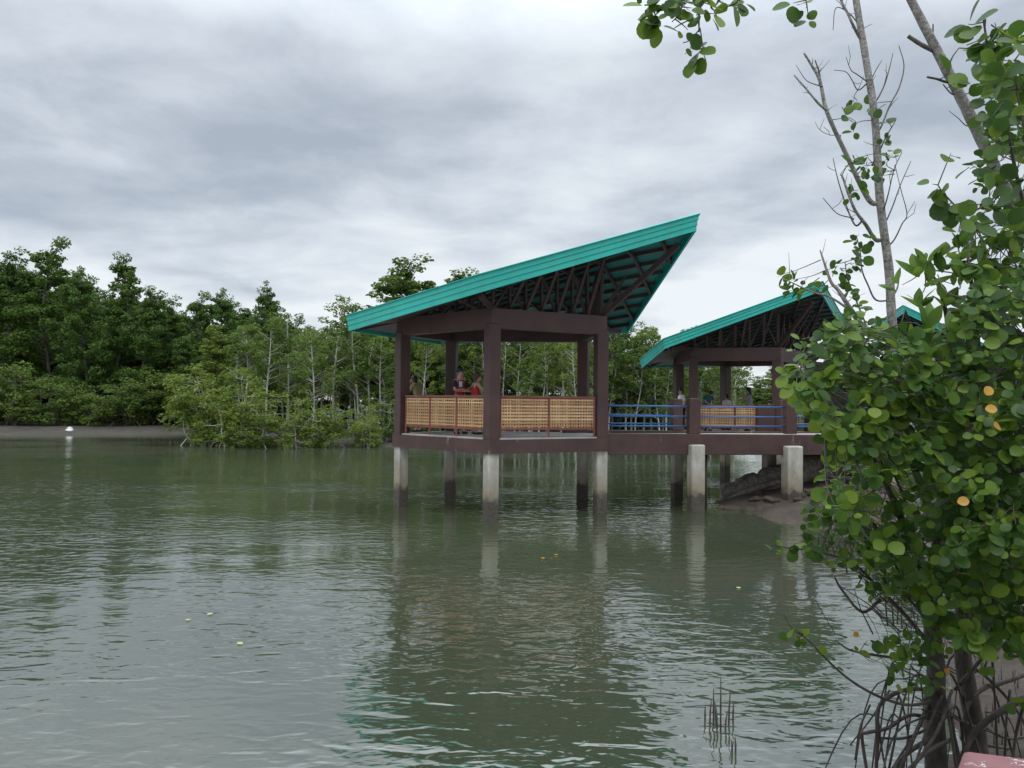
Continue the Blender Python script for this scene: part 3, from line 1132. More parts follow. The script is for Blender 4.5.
def tree_arrays(kind, seed):
    """-> (wood V, wood F, leaf V, leaf F) for a tree of nominal height, base at the origin"""
    global RNG
    RNG = np.random.default_rng(1000 + seed)
    U = RNG.uniform
    lines = []; LV = []; LF = []; off = 0

    def addc(c, r, n, flat=0.65, size=0.2):
        nonlocal off
        V, F = clump(c, r, n, flat, size)
        LV.append(V); LF.append(F + off); off += len(V)

    if kind == 'tall':
        H = 14.0
        tr = wob((0, 0, -0.3), (U(-.6, .6), U(-.6, .6), H * 0.93), 10, 0.35)
        lines.append((tr, [0.17 * (1 - 0.85 * i / 10) for i in range(11)]))
        for i in range(104):
            t = U(0.06, 0.97) if i < 80 else U(0.6, 0.97)
            z = t * 10
            b0 = tr[int(z)].lerp(tr[min(10, int(z) + 1)], z - int(z))
            prof = np.interp(t, [0, .15, .45, .75, .9, 1], [2.5, 2.6, 2.3, 1.7, 1.05, .5])
            a = U(0, 6.283); L = prof * U(0.45, 1.12)
            e_ = b0 + Vector((math.cos(a) * L, math.sin(a) * L, L * U(0.15, 0.75)))
            lines.append((wob(b0, e_, 3, 0.1), [0.05, 0.035, 0.022, 0.01]))
            r = U(0.42, 0.85) * (1 if t < .68 else .66)
            addc(e_, r, int(125 * r), 0.6, 0.22)
            addc(b0.lerp(e_, U(0.3, 0.75)), r * 0.85, int(80 * r), 0.6, 0.21)
        for i in range(5):
            p = tr[-1] + Vector((U(-.6, .6), U(-.6, .6), U(-.3, .8)))
            lines.append((wob(tr[-2], p, 2, .05), [.03, .02, .01]))
            addc(p, U(.35, .6), 55, .75, .2)
    elif kind == 'slender':
        H = 10.0
        nst = 1 if seed % 3 else 2
        for sidx in range(nst):
            bx, by = (0, 0) if sidx == 0 else (U(-.7, .7), U(-.7, .7))
            hh = H * (1 if sidx == 0 else U(.65, .9))
            tr = wob((bx, by, -0.3), (bx + U(-.5, .5), by + U(-.5, .5), hh * 0.94), 10, 0.16)
            lines.append((tr, [0.088 * (1 - 0.80 * i / 10) for i in range(11)]))
            lo = 0.22 if seed % 2 else 0.40
            for i in range(44 if sidx == 0 else 26):
                t = lo + (0.98 - lo) * U(0, 1) ** 0.8
                z = t * 10
                b0 = tr[min(9, int(z))].lerp(tr[min(10, int(z) + 1)], z - int(z))
                prof = np.interp(t, [0, .3, .6, .85, 1], [0.9, 1.15, 1.3, 1.1, .5])
                a = U(0, 6.283); L = prof * U(0.4, 1.15)
                e_ = b0 + Vector((math.cos(a) * L, math.sin(a) * L, L * U(0.35, 1.0)))
                lines.append((wob(b0, e_, 3, 0.06), [0.022, 0.017, 0.012, 0.006]))
                r = U(0.26, 0.55)
                addc(e_, r, int(100 * r * (0.7 if t < .45 else 1.15)), 0.75, 0.18)
    elif kind == 'bush':
        H = 4.2
        for s_ in range(6):
            a = U(0, 6.283)
            e_ = Vector((math.cos(a) * U(.3, 1.9), math.sin(a) * U(.3, 1.9), H * U(.55, .98)))
            st = wob((U(-.3, .3), U(-.3, .3), -0.2), e_, 6, 0.25)
            lines.append((st, [0.05 * (1 - .8 * i / 6) for i in range(7)]))
            for i in range(16):
                q = st[int(U(1, 6.99))]
                a2 = U(0, 6.283); L = U(.3, 1.25)
                c = q + Vector((math.cos(a2) * L, math.sin(a2) * L, U(-.25, .55)))
                lines.append((wob(q, c, 2, .06), [.02, .013, .006]))
                r = U(.3, .58)
                addc(c, r, int(100 * r), .65, .165)
        for i in range(8):          # thin arching prop roots at the waterline
            a = U(0, 6.283); L = U(.5, 1.6)
            st = Vector((U(-.2, .2), U(-.2, .2), U(.5, 1.0)))
            e_ = Vector((math.cos(a) * L, math.sin(a) * L, -0.5))
            md = st.lerp(e_, .5) + Vector((0, 0, .3))
            lines.append(([st, md, e_], [.03, .028, .02]))
    WV, WF = tubes_np(lines)
    return WV, WF, np.concatenate(LV), np.concatenate(LF)


PROTO = {}
for kind, cnt in (('tall', 5), ('slender', 6), ('bush', 4)):
    for i in range(cnt):
        PROTO[(kind, i)] = tree_arrays(kind, i)
RNG = np.random.default_rng(99)
_used = {}
NAME = {'tall': 'tall_mangrove_tree', 'slender': 'slender_mangrove_tree', 'bush': 'mangrove_shrub'}
HN = {'tall': 14.4, 'slender': 10.2, 'bush': 4.3}


def far_tree(kind, px, d, top, label, group, leaf='leaf_mid', wide=1.0, bark='bark_mid'):
    """a tree whose base stands at ground distance d under pixel column px, as tall as the photo shows (top = pixel row)"""
    i = random.randrange(len([1 for q in PROTO if q[0] == kind]))
    b0 = P(px, 400, d)
    ztop = P(px, top, d).z
    g = float(far_h(np.array([b0.x]), np.array([d]))[0])
    g = max(g, -0.1)
    sc = (ztop - g) / HN[kind]
    key = (kind, i, leaf, bark)
    root = empty(NAME[kind], (b0.x, d, g), label, 'tree' if kind != 'bush' else 'shrub', group, random.uniform(0, 6.28))
    root.scale = (sc * wide, sc * wide, sc)
    if key not in _used:
        WV, WF, LV, LF = PROTO[(kind, i)]
        t_ = np_mesh('trunk', WV, WF, M[bark], root, None, True)
        c_ = np_mesh('crown', LV, LF, M[leaf], root)
        _used[key] = (t_, c_)
    else:
        for src in _used[key]:
            o = src.copy()
            COL.objects.link(o)
            o.parent = root
    return root


TG = 'tall dark mangroves along the far left shore'
for px, d, top, wide, lab in (
        (-25, 66, 238, 1.0, 'tall dark tree cut by the left edge of the photo on the far shore'),
        (10, 67, 243, 0.95, 'tall dark tree just inside the left edge, behind the low green fringe'),
        (52, 68, 231, 1.0, 'tallest dark tree on the far left shore, above the white debris'),
        (85, 66, 262, 0.9, 'dark tree filling the dip between the two highest crowns on the left'),
        (113, 69, 247, 0.9, 'tall dark tree with a loose two-headed top, right of the tallest one'),
        (146, 67, 280, 1.0, 'dark tree of middle height right of the loose two-headed one'),
        (170, 70, 292, 0.9, 'shorter dark tree at the low gap before the right-hand group of crowns'),
        (199, 69, 287, 0.9, 'dark tree with a rounded top, leftmost of the group over the peninsula'),
        (227, 70, 284, 0.9, 'broad dark tree in the middle of the group over the peninsula'),
        (259, 69, 276, 0.75, 'dark pointed tree, highest and rightmost of the group over the peninsula')):
    far_tree('tall', px, d, top, lab, TG, 'leaf_dark', wide * 1.05)
for px, d, top, lab in ((-10, 61.5, 372, 'low green tree at the left edge of the far shore fringe'), (22, 61.5, 366, 'low rounded green tree standing in front of the tall dark ones near the left edge'),
                        (58, 62, 388, 'low green shrub just left above the white debris'), (92, 62.5, 384, 'low green shrub right of the white debris on the far shore'),
                        (128, 63.5, 380, 'low yellow green shrub overhanging the mud flat in the middle of the left shore'), (160, 66, 372, 'low green shrub next to the mouth of the side creek')):
    far_tree('bush', px, d, top, lab, 'low shrubs along the far left shore', 'leaf_mid', 1.35)

PG = 'lighter shrubs along the edge of the peninsula'
for px, d, top, wide, lab in (
        (205, 46.5, 368, 1.2, 'light green shrub at the left tip of the peninsula, leaning over the water'),
        (232, 45, 372, 1.15, 'yellow green spreading shrub on the water edge near the peninsula tip'),
        (262, 44, 402, 1.3, 'low spreading shrub below the pale twin trunks on the peninsula'),
        (296, 44, 400, 1.3, 'low shrub with bare grey twigs hanging to the water, middle of the peninsula'),
        (332, 45, 405, 1.3, 'low green shrub on the water edge right of the one with bare twigs'),
        (366, 46, 406, 1.3, 'low green shrub on the water edge left of the nearest pavilion')):
    far_tree('bush', px, d, top, lab, PG, 'leaf_light', wide, 'bark_pale')
for px, d, top, wide, lab in ((388, 48.5, 402, 1.1, 'low shrub half hidden by the left corner column of the nearest pavilion'), (425, 50, 405, 1.1, 'low shrub seen above the railing between the left columns'),
                              (650, 60, 385, 1.3, 'bushy green shrub seen over the blue rails right of the nearest pavilion'), (690, 62, 380, 1.3, 'bushy green shrub behind the left columns of the second pavilion')):
    far_tree('bush', px, d, top, lab, 'shrubs behind the pavilions', 'leaf_mid', wide, 'bark_pale')
MG = 'slender pale trunked mangroves on the peninsula'
far_tree('tall', 216, 52, 322, 'light green full crowned tree behind the peninsula tip', MG, 'leaf_light', 1.25)
for px, d, top, wide, lab in (
        (240, 50, 318, 1.3, 'slender light green tree over the peninsula tip'),
        (268, 49, 308, 1.3, 'slender tree with a pale trunk left of the gap in the wood'),
        (286, 51, 303, 1.2, 'bushy topped slender tree just right of the dark pointed tree'),
        (312, 48, 322, 1.3, 'lower slender tree with a pale straight trunk in the middle of the peninsula'),
        (335, 54, 288, 1.15, 'slender tree rising above its neighbours, left of the teal roof tip'),
        (358, 52, 293, 1.2, 'slender pale trunked tree immediately left of the teal roof tip'),
        (382, 51, 330, 1.2, 'slender tree under the left eave of the nearest pavilion')):
    far_tree('slender', px, d, top, lab, MG, 'leaf_mid', wide, 'bark_pale')
far_tree('tall', 408, 62, 250, 'tall loose crowned tree showing above the left part of the nearest roof', 'trees rising over the nearest roof', 'leaf_mid', 1.75, 'bark_pale')
far_tree('tall', 460, 66, 261, 'loose crowned tree showing above the middle of the nearest roof', 'trees rising over the nearest roof', 'leaf_mid', 1.5, 'bark_pale')
far_tree('slender', 648, 66, 318, 'loose tree just right of the nearest roof, left of the second roof', 'trees between the two roofs', 'leaf_light', 1.2, 'bark_pale')
far_tree('slender', 632, 64, 330, 'light green tree under the low back corner of the nearest roof', 'trees between the two roofs', 'leaf_mid', 1.2, 'bark_pale')
far_tree('slender', 684, 70, 322, 'round topped tree rising behind the left slope of the second roof', 'trees between the two roofs', 'leaf_mid', 1.3, 'bark_pale')
far_tree('slender', 664, 66, 345, 'slender tree beneath the left tip of the second roof', 'trees between the two roofs', 'leaf_mid', 1.3, 'bark_pale')
BL = 'slender pale trunked mangrove seen through the open middle of the nearest pavilion'
for q in range(22):
    far_tree('slender', 398 + q * 10.2 + random.uniform(-5, 5), random.uniform(51, 60), random.uniform(305, 335), BL, 'mangroves seen through the nearest pavilion', random.choice(['leaf_mid', 'leaf_mid', 'leaf_light']), random.uniform(0.9, 1.15), 'bark_pale')
BR = 'green mangrove seen through the columns of the second pavilion'
for q in range(8):
    far_tree('slender', 676 + q * 8 + random.uniform(-4, 4), random.uniform(64, 80), random.uniform(342, 362), BR, 'mangroves seen through the second pavilion', 'leaf_mid', 1.4, 'bark_pale')


def wood(name, items, label, leaf, bark='bark_pale'):
    """the rest of the wood, one mass: trees that nobody could count from here"""
    WVs = []; WFs = []; LVs = []; LFs = []; ow = ol = 0
    for kind, px, d, top, wide in items:
        i = random.randrange(len([1 for q in PROTO if q[0] == kind]))
        WV, WF, LV, LF = PROTO[(kind, i)]
        b0 = P(px, 400, d); zt = P(px, top, d).z
        sc = (zt - 0.2) / HN[kind]
        a = random.uniform(0, 6.28)
        Rm = np.array([[math.cos(a), -math.sin(a), 0], [math.sin(a), math.cos(a), 0], [0, 0, 1]])
        s3 = np.array([sc * wide, sc * wide, sc])
        for V, F, Vs, Fs, o_ in ((WV, WF, WVs, WFs, ow), (LV, LF, LVs, LFs, ol)):
            Vs.append((V * s3) @ Rm.T + np.array([b0.x, d, 0.2])); Fs.append(F + o_)
        ow += len(WV); ol += len(LV)
    V = np.concatenate(WVs + LVs); F = np.concatenate(WFs + [f + ow for f in LFs])
    mi = np.concatenate([np.zeros(sum(len(f) for f in WFs)), np.ones(sum(len(f) for f in LFs))])
    o = np_mesh(name, V, F, [M[bark], M[leaf]], None, mi)
    return tag(o, label, 'wood', None, 'stuff')


it = []
for q in range(36):
    px = -130 + q * 12 + random.uniform(-6, 6)
    top = interp([(-130, 240), (0, 252), (50, 250), (85, 270), (120, 266), (160, 295), (200, 294), (260, 292), (300, 312)], px) + random.uniform(0, 22)
    it.append(('tall', px, random.uniform(74, 88), top, 1.15))
for q in range(40):
    it.append(('tall', -120 + q * 10.5, random.uniform(71, 76), 325 + random.uniform(-15, 25), 1.5))
for q in range(12):
    it.append(('tall', 170 + q * 16, random.uniform(62, 72), 330 + random.uniform(0, 25), 1.2))
wood('dark_wood', it, 'dark mass of mangrove wood behind the tall trees on the left', 'leaf_dark', 'bark_mid')
it = []
for q in range(62):
    px = 240 + q * 8 + random.uniform(-4, 4)
    top = interp([(240, 318), (340, 312), (400, 300), (470, 305), (600, 318), (640, 335), (700, 345), (735, 362)], px) + random.uniform(0, 20)
    it.append(('slender', px, random.uniform(62, 78), top, 1.25))
for q in range(60):
    px = 250 + q * 8.2
    it.append(('slender', px, random.uniform(56, 64), random.uniform(325, 350) if px < 660 else random.uniform(350, 370), 1.3))
for q in range(16):
    it.append(('bush', 385 + q * 22, random.uniform(60, 66), 395, 1.5))
wood('pale_wood', it, 'thicket of pale slender trunks and light leaves behind the pavilions', 'leaf_mid', 'bark_pale')
it = []
for q in range(46):
    px = 715 + q * 14 + random.uniform(-5, 5)
    top = 384 + random.uniform(-4, 5) if px < 768 else 366 + random.uniform(-10, 8)
    it.append(('tall', px, random.uniform(165, 200), top, 2.6))
    it.append(('tall', px + 7, random.uniform(160, 170), top + 6, 2.6))
wood('distant_wood', it, 'low distant wood across the bay behind the second pavilion', 'leaf_mid', 'bark_mid')

# ------------------------------------------------------------------ near mangroves on the right bank
RNG = np.random.default_rng(41)


def curve(ctrl, k=6):
    """Catmull-Rom through control points -> list of Vectors"""
    c = [Vector(p) for p in ctrl]
    c = [c[0] * 2 - c[1]] + c + [c[-1] * 2 - c[-2]]
    out = []
    for i in range(1, len(c) - 2):
        for j in range(k):
            t = j / k
            a, b, d, e_ = c[i - 1], c[i], c[i + 1], c[i + 2]
            out.append(0.5 * ((2 * b) + (d - a) * t + (2 * a - 5 * b + 4 * d - e_) * t * t + (3 * b - a - 3 * d + e_) * t ** 3))
    out.append(c[-2])
    return out


def limb(ctrl, r0, r1, k=6, knot=0.05):
    pts = curve(ctrl, k)
    n = len(pts)
    return pts, [(r0 + (r1 - r0) * i / (n - 1)) * (1 + random.uniform(-knot, knot)) for i in range(n)]


def px_limb(pts, r0, r1, k=5, stem=None):
    c = [P(*p) for p in pts]
    if stem:                     # root the limb inside the stem it grows from
        q = nearest(stem, c[0])
        if 0.01 < (q - c[0]).length < 0.3:
            c = [q - (c[1] - c[0]).normalized() * 0.02] + c
    return limb(c, r0, r1, k)


class Leaves:
    def __init__(self):
        self.p = []; self.d = []; self.u = []; self.s = []

    def put(self, p, d, u, s):
        self.p.append(tuple(p)); self.d.append(tuple(d)); self.u.append(tuple(u)); self.s.append(s)

    def rosette(self, p, axis, n, size, droop=0.15, lift=0.0):
        axis = Vector(axis).normalized()
        ref = axis.cross(Vector((0, 0, 1)))
        if ref.length < 0.1: ref = Vector((1, 0, 0))
        ref.normalize(); q = axis.cross(ref)
        a0 = random.uniform(0, 6.28)
        for i in range(n):
            a = a0 + i * 2.4 + random.uniform(-.3, .3)
            rad = ref * math.cos(a) + q * math.sin(a)
            d = (rad * random.uniform(.7, 1.0) + axis * (lift + random.uniform(.05, .75)) - Vector((0, 0, droop))).normalized()
            u = (axis * (0.8 - lift) - rad * lift + Vector((0, 0, 0.75 - lift * .5)) + Vector(RNG.normal(size=3)) * 0.38).normalized()
            if abs(u.dot(d)) > .93: u = Vector((0, 0, 1))
            s = size * random.choice((random.uniform(.45, .8), random.uniform(.75, 1.2), random.uniform(.75, 1.2)))
            self.put(Vector(p) + axis * random.uniform(-.05, .01) + d * 0.016, d, u, s)

    def build(self, name, mat, parent, kind='round', label=None):
        V, F = leaves_np(np.array(self.p), np.array(self.d), np.array(self.u), np.array(self.s), kind)
        o = np_mesh(name, V - np.array(wloc(parent)), F, mat, parent, None, True)
        if label: o['label'] = label
        return o


def nearest(pts, p):
    return min(pts, key=lambda q: (q - p).length)


def twig_to(m, skeleton, tip, r=0.004, maxl=0.6):
    b = nearest(skeleton, tip)
    if (b - tip).length > maxl: b = tip + (b - tip).normalized() * maxl
    md = b.lerp(tip, .55) + Vector(RNG.normal(size=3)) * 0.03 * (b - tip).length / .3
    pts = curve([b, md, tip], 3)
    m.tube(pts, [r * 1.5 - r * .9 * i / (len(pts) - 1) for i in range(len(pts))], 5, False)
    return (tip - md).normalized()


def twig_part(skeleton, tip, r, maxl, parent):
    mm = MB()
    ax = twig_to(mm, skeleton, tip, r, maxl)
    mm.build('twig', M['bark_twig'], parent)
    return ax


# ---- upright grey tree with bare branches
base = P(945, 420, 7.0)
t1 = empty('mangrove_tree', (base.x, 7.0, 0.2), 'upright grey trunked mangrove with bare twisted branches beside the second roof', 'tree')
m = MB()
D1 = 7.0
trunk1 = [Vector((base.x + .05, 7.0, -0.1)), P(925, 560, D1), P(908, 430, D1), P(893, 330, D1), P(889, 270, D1), P(880, 200, D1), P(875, 120, D1), P(866, 60, D1), P(856, 0, D1), P(846, -70, D1), P(840, -150, D1)]
pts, rad = limb(trunk1, 0.049, 0.023, 6, 0.05)
m.tube(pts, rad, 12)
m.build('trunk', M['bark_grey'], t1)
sk1 = list(pts)
BR1 = [([(869, 200, D1), (847, 156, D1 - .1), (827, 112, D1 - .2), (820, 81, D1 - .2), (812, 66, D1 - .2), (804, 53, D1 - .2)], .026, .008),
       ([(826, 110, D1 - .2), (818, 103, D1 - .3), (808, 91, D1 - .3), (794, 75, D1 - .3)], .014, .006),
       ([(820, 80, D1 - .2), (819, 72, D1 - .2), (815, 60, D1 - .2)], .010, .006),
       ([(817, 85, D1 - .2), (806, 80, D1 - .1), (796, 65, D1)], .006, .003),
       ([(876, 240, D1), (866, 225, D1 - .1), (855, 210, D1 - .2), (847, 190, D1 - .2), (842, 175, D1 - .2)], .022, .008),
       ([(855, 225, D1 - .1), (846, 205, D1), (838, 180, D1), (833, 158, D1)], .010, .003),
       ([(881, 127, D1), (890, 105, D1 + .1), (899, 88, D1 + .2), (904, 66, D1 + .2), (899, 46, D1 + .2)], .010, .004),
       ([(876, 101, D1), (884, 86, D1), (889, 70, D1), (893, 53, D1)], .009, .003),
       ([(871, 80, D1), (876, 70, D1), (882, 60, D1)], .007, .003),
       ([(882, 230, D1), (892, 208, D1), (900, 186, D1), (911, 161, D1)], .009, .003),
       ([(882, 215, D1), (888, 195, D1 - .1), (894, 170, D1 - .1), (902, 152, D1 - .1)], .008, .003),
       ([(884, 250, D1), (894, 240, D1), (902, 224, D1), (907, 214, D1), (901, 190, D1), (895, 165, D1)], .009, .003),
       ([(860, 38, D1), (853, 25, D1 - .1), (847, 12, D1 - .1), (838, -5, D1 - .1)], .018, .010),
       ([(862, 30, D1), (850, 14, D1), (836, 8, D1), (833, 30, D1)], .008, .003),
       ([(852, 218, D1 - .1), (838, 214, D1 - .1), (829, 205, D1 - .1), (823, 198, D1 - .1)], .006, .003),
       ([(871, 85, D1), (858, 75, D1), (851, 70, D1), (846, 57, D1)], .008, .003),
       ([(858, 90, D1), (852, 80, D1), (846, 72, D1), (834, 70, D1)], .007, .003),
       ([(872, 165, D1), (880, 150, D1), (886, 137, D1 - .1), (896, 120, D1 - .1)], .010, .004),
       ([(840, 135, D1 - .1), (830, 135, D1), (820, 130, D1), (815, 122, D1)], .005, .002),
       ([(890, 335, D1), (866, 328, D1 - .1), (850, 308, D1 - .2), (838, 290, D1 - .2), (831, 282, D1 - .2), (824, 262, D1 - .2), (820, 250, D1 - .2)], .030, .006),
       ([(850, 310, D1 - .2), (830, 297, D1 - .3), (812, 292, D1 - .4), (795, 284, D1 - .5), (782, 278, D1 - .5)], .014, .004),
       ([(868, 330, D1 - .1), (858, 305, D1), (848, 280, D1), (845, 262, D1)], .010, .004),
       ([(876, 300, D1), (868, 285, D1), (862, 270, D1), (860, 250, D1), (856, 235, D1)], .009, .004),
       ([(888, 300, D1), (897, 290, D1), (900, 272, D1)], .006, .003)]
for br in BR1:
    m = MB()
    pts, rad = px_limb(*br, stem=sk1)
    m.tube(pts, rad, 6)
    # little dead spurs
    for q in range(2 if br[1] < .012 else 5):
        i = random.randrange(2, len(pts) - 1)
        v = Vector(RNG.normal(size=3)) * .06 + Vector((0, 0, .08)); v.y *= .5
        m.tube([pts[i], pts[i] + v * .5 + Vector(RNG.normal(size=3)) * .01, pts[i] + v * random.uniform(.7, 1.6)], [rad[i] * .5, .003, .0018], 5)
    m.build('branch', M['bark_grey'] if br[1] > .012 else M['bark_twig'], t1)
    sk1 += pts
lv = Leaves(); tw = MB()
for px, py, n in ((852, 103, 5), (849, 115, 5), (854, 130, 3), (858, 158, 5), (863, 165, 5), (850, 162, 4), (871, 106, 3), (876, 110, 3), (883, 140, 4), (885, 152, 5), (880, 165, 5), (893, 155, 4),
                  (878, 175, 4), (866, 172, 5), (858, 190, 5), (850, 195, 3), (853, 240, 5), (860, 250, 5), (870, 242, 4), (864, 258, 5), (836, 262, 3), (845, 272, 4), (856, 262, 5), (848, 290, 4),
                  (782, 273, 5), (790, 280, 6), (798, 292, 5), (785, 290, 5), (806, 285, 5), (818, 290, 4), (842, 283, 6), (851, 288, 5), (858, 300, 4), (866, 310, 4), (875, 320, 5), (832, 268, 3), (883, 175, 4), (887, 120, 2)):
    tip = P(px + random.uniform(-2, 2), py + random.uniform(-2, 2), D1 + random.uniform(-.5, .3))
    ax = twig_part(sk1, tip, .003, .35, t1)
    lv.rosette(tip, ax + Vector((0, 0, .4)), n, 0.088)
lv.build('crown', M['leaf_round'], t1)

# ---- leaning mottled tree at the top right
t2b = P(1165, 560, 5.6)
t2 = empty('mangrove_tree', (t2b.x, 5.6, 0.3), 'mottled leaning trunk at the top right with big round dark leaves around it', 'tree')
D2 = 4.6
m = MB()
trunk2 = [Vector((t2b.x + .3, 5.7, -0.1)), P(1180, 560, 5.6), P(1110, 380, 5.2), P(1050, 275, 4.9), P(1022, 225, D2), P(1003, 185, D2), P(976, 128, D2), P(955, 86, D2), P(934, 45, D2), P(912, 2, D2), P(885, -50, D2), P(840, -110, D2)]
pts, rad = limb(trunk2, 0.050, 0.018, 6, 0.05)
m.tube(pts, rad, 12)
m.build('trunk', M['bark_grey'], t2)
sk2 = list(pts)
BR2 = [([(934, 51, D2), (922, 45, D2), (914, 40, D2), (908, 36, D2)], .014, .011), ([(947, 82, D2), (937, 79, D2), (927, 77, D2)], .009, .006), ([(949, 64, D2), (953, 56, D2), (959, 48, D2)], .007, .003),
       ([(932, 38, D2), (933, 30, D2), (933, 24, D2)], .006, .004), ([(952, 94, D2), (946, 88, D2), (943, 84, D2)], .005, .003), ([(967, 126, D2), (958, 118, D2), (949, 111, D2)], .004, .0015),
       ([(1040, 260, 4.6), (1020, 190, 4.2), (1005, 120, 4.0), (992, 75, 4.0), (985, 30, 4.0), (983, 15, 4.0)], .012, .004),
       ([(1045, 240, 4.4), (1035, 170, 4.0), (1020, 110, 3.9), (1015, 60, 3.9)], .010, .004),
       ([(1003, 190, D2), (985, 205, 4.3), (965, 212, 4.2), (945, 195, 4.2), (938, 185, 4.2)], .008, .003),
       ([(1020, 235, 4.4), (1000, 235, 4.3), (975, 230, 4.2), (957, 220, 4.2)], .007, .003),
       # the branch that arches over the top of the picture and hangs down into it
       ([(885, -50, D2), (840, -70, 3.9), (790, -65, 3.5), (740, -50, 3.3), (712, -28, 3.2), (700, 8, 3.2), (699, 32, 3.2)], .022, .003),
       ([(735, -48, 3.3), (700, -40, 3.2), (670, -25, 3.2), (652, 5, 3.2)], .009, .003), ([(712, -28, 3.2), (690, -8, 3.15), (678, 15, 3.1), (672, 22, 3.1)], .006, .002),
       ([(740, -50, 3.3), (742, -20, 3.3), (737, 2, 3.3), (722, 8, 3.3)], .006, .002), ([(790, -65, 3.5), (800, -30, 3.4), (806, 0, 3.4), (808, 14, 3.4)], .006, .002),
       ([(699, 30, 3.2), (690, 40, 3.2), (683, 43, 3.2)], .003, .002), ([(700, 28, 3.2), (702, 40, 3.2), (703, 48, 3.2)], .003, .0015)]
for br in BR2:
    m = MB()
    pts, rad = px_limb(*br, stem=sk2)
    m.tube(pts, rad, 6)
    m.build('branch', M['bark_twig'], t2)
    sk2 += pts
lv = Leaves(); tw = MB()
for px, py, n, d in ((645, 6, 6, 3.2), (649, 14, 4, 3.2), (656, 18, 4, 3.2), (661, 26, 3, 3.2), (666, 5, 4, 3.1), (680, 3, 5, 3.1), (692, 8, 5, 3.1), (688, 30, 2, 3.1), (694, 18, 3, 3.2), (676, 8, 3, 3.2),
                     (710, 5, 5, 3.2), (716, 14, 3, 3.2), (731, 3, 5, 3.3), (742, 2, 4, 3.3), (697, 50, 4, 3.2), (694, 58, 3, 3.2), (705, 47, 2, 3.2), (793, 3, 3, 3.4), (806, 8, 2, 3.4), (809, 18, 2, 3.4), (722, -12, 6, 3.3), (690, -12, 6, 3.2), (655, -10, 5, 3.2)):
    tip = P(px, py, d)
    ax = twig_part(sk2, tip, .002, .12, t2)
    lv.rosette(tip, ax * .4 + Vector((0, -.3, .1)), n, 0.072, 0.4)
for i in range(150):
    px = random.uniform(958, 1050); py = random.uniform(30, 285)
    lim = interp([(30, 984), (60, 980), (110, 986), (140, 978), (180, 965), (215, 965), (285, 945)], py)
    if px < lim: px = lim + random.uniform(0, 40)
    tip = P(px, py, random.uniform(3.7, 4.9))
    ax = twig_part(sk2, tip, .0025, .3, t2)
    lv.rosette(tip, ax + Vector((0, -.5, .2)), random.randint(3, 5), 0.082, 0.25)
for px, py, n, d in ((932, 184, 2, 4.2), (934, 198, 2, 4.2), (958, 232, 2, 4.1), (973, 215, 1, 4.2), (950, 70, 2, 4.5), (955, 83, 1, 4.5), (968, 24, 4, 4.0), (977, 40, 3, 4.0), (985, 55, 3, 4.0), (951, 153, 2, 4.2), (948, 205, 4, 4.2)):
    tip = P(px, py, d)
    ax = twig_part(sk2, tip, .0025, .25, t2)
    lv.rosette(tip, ax + Vector((0, -.6, .1)), n, 0.105, 0.25)
lv.build('crown', M['leaf_round'], t2)

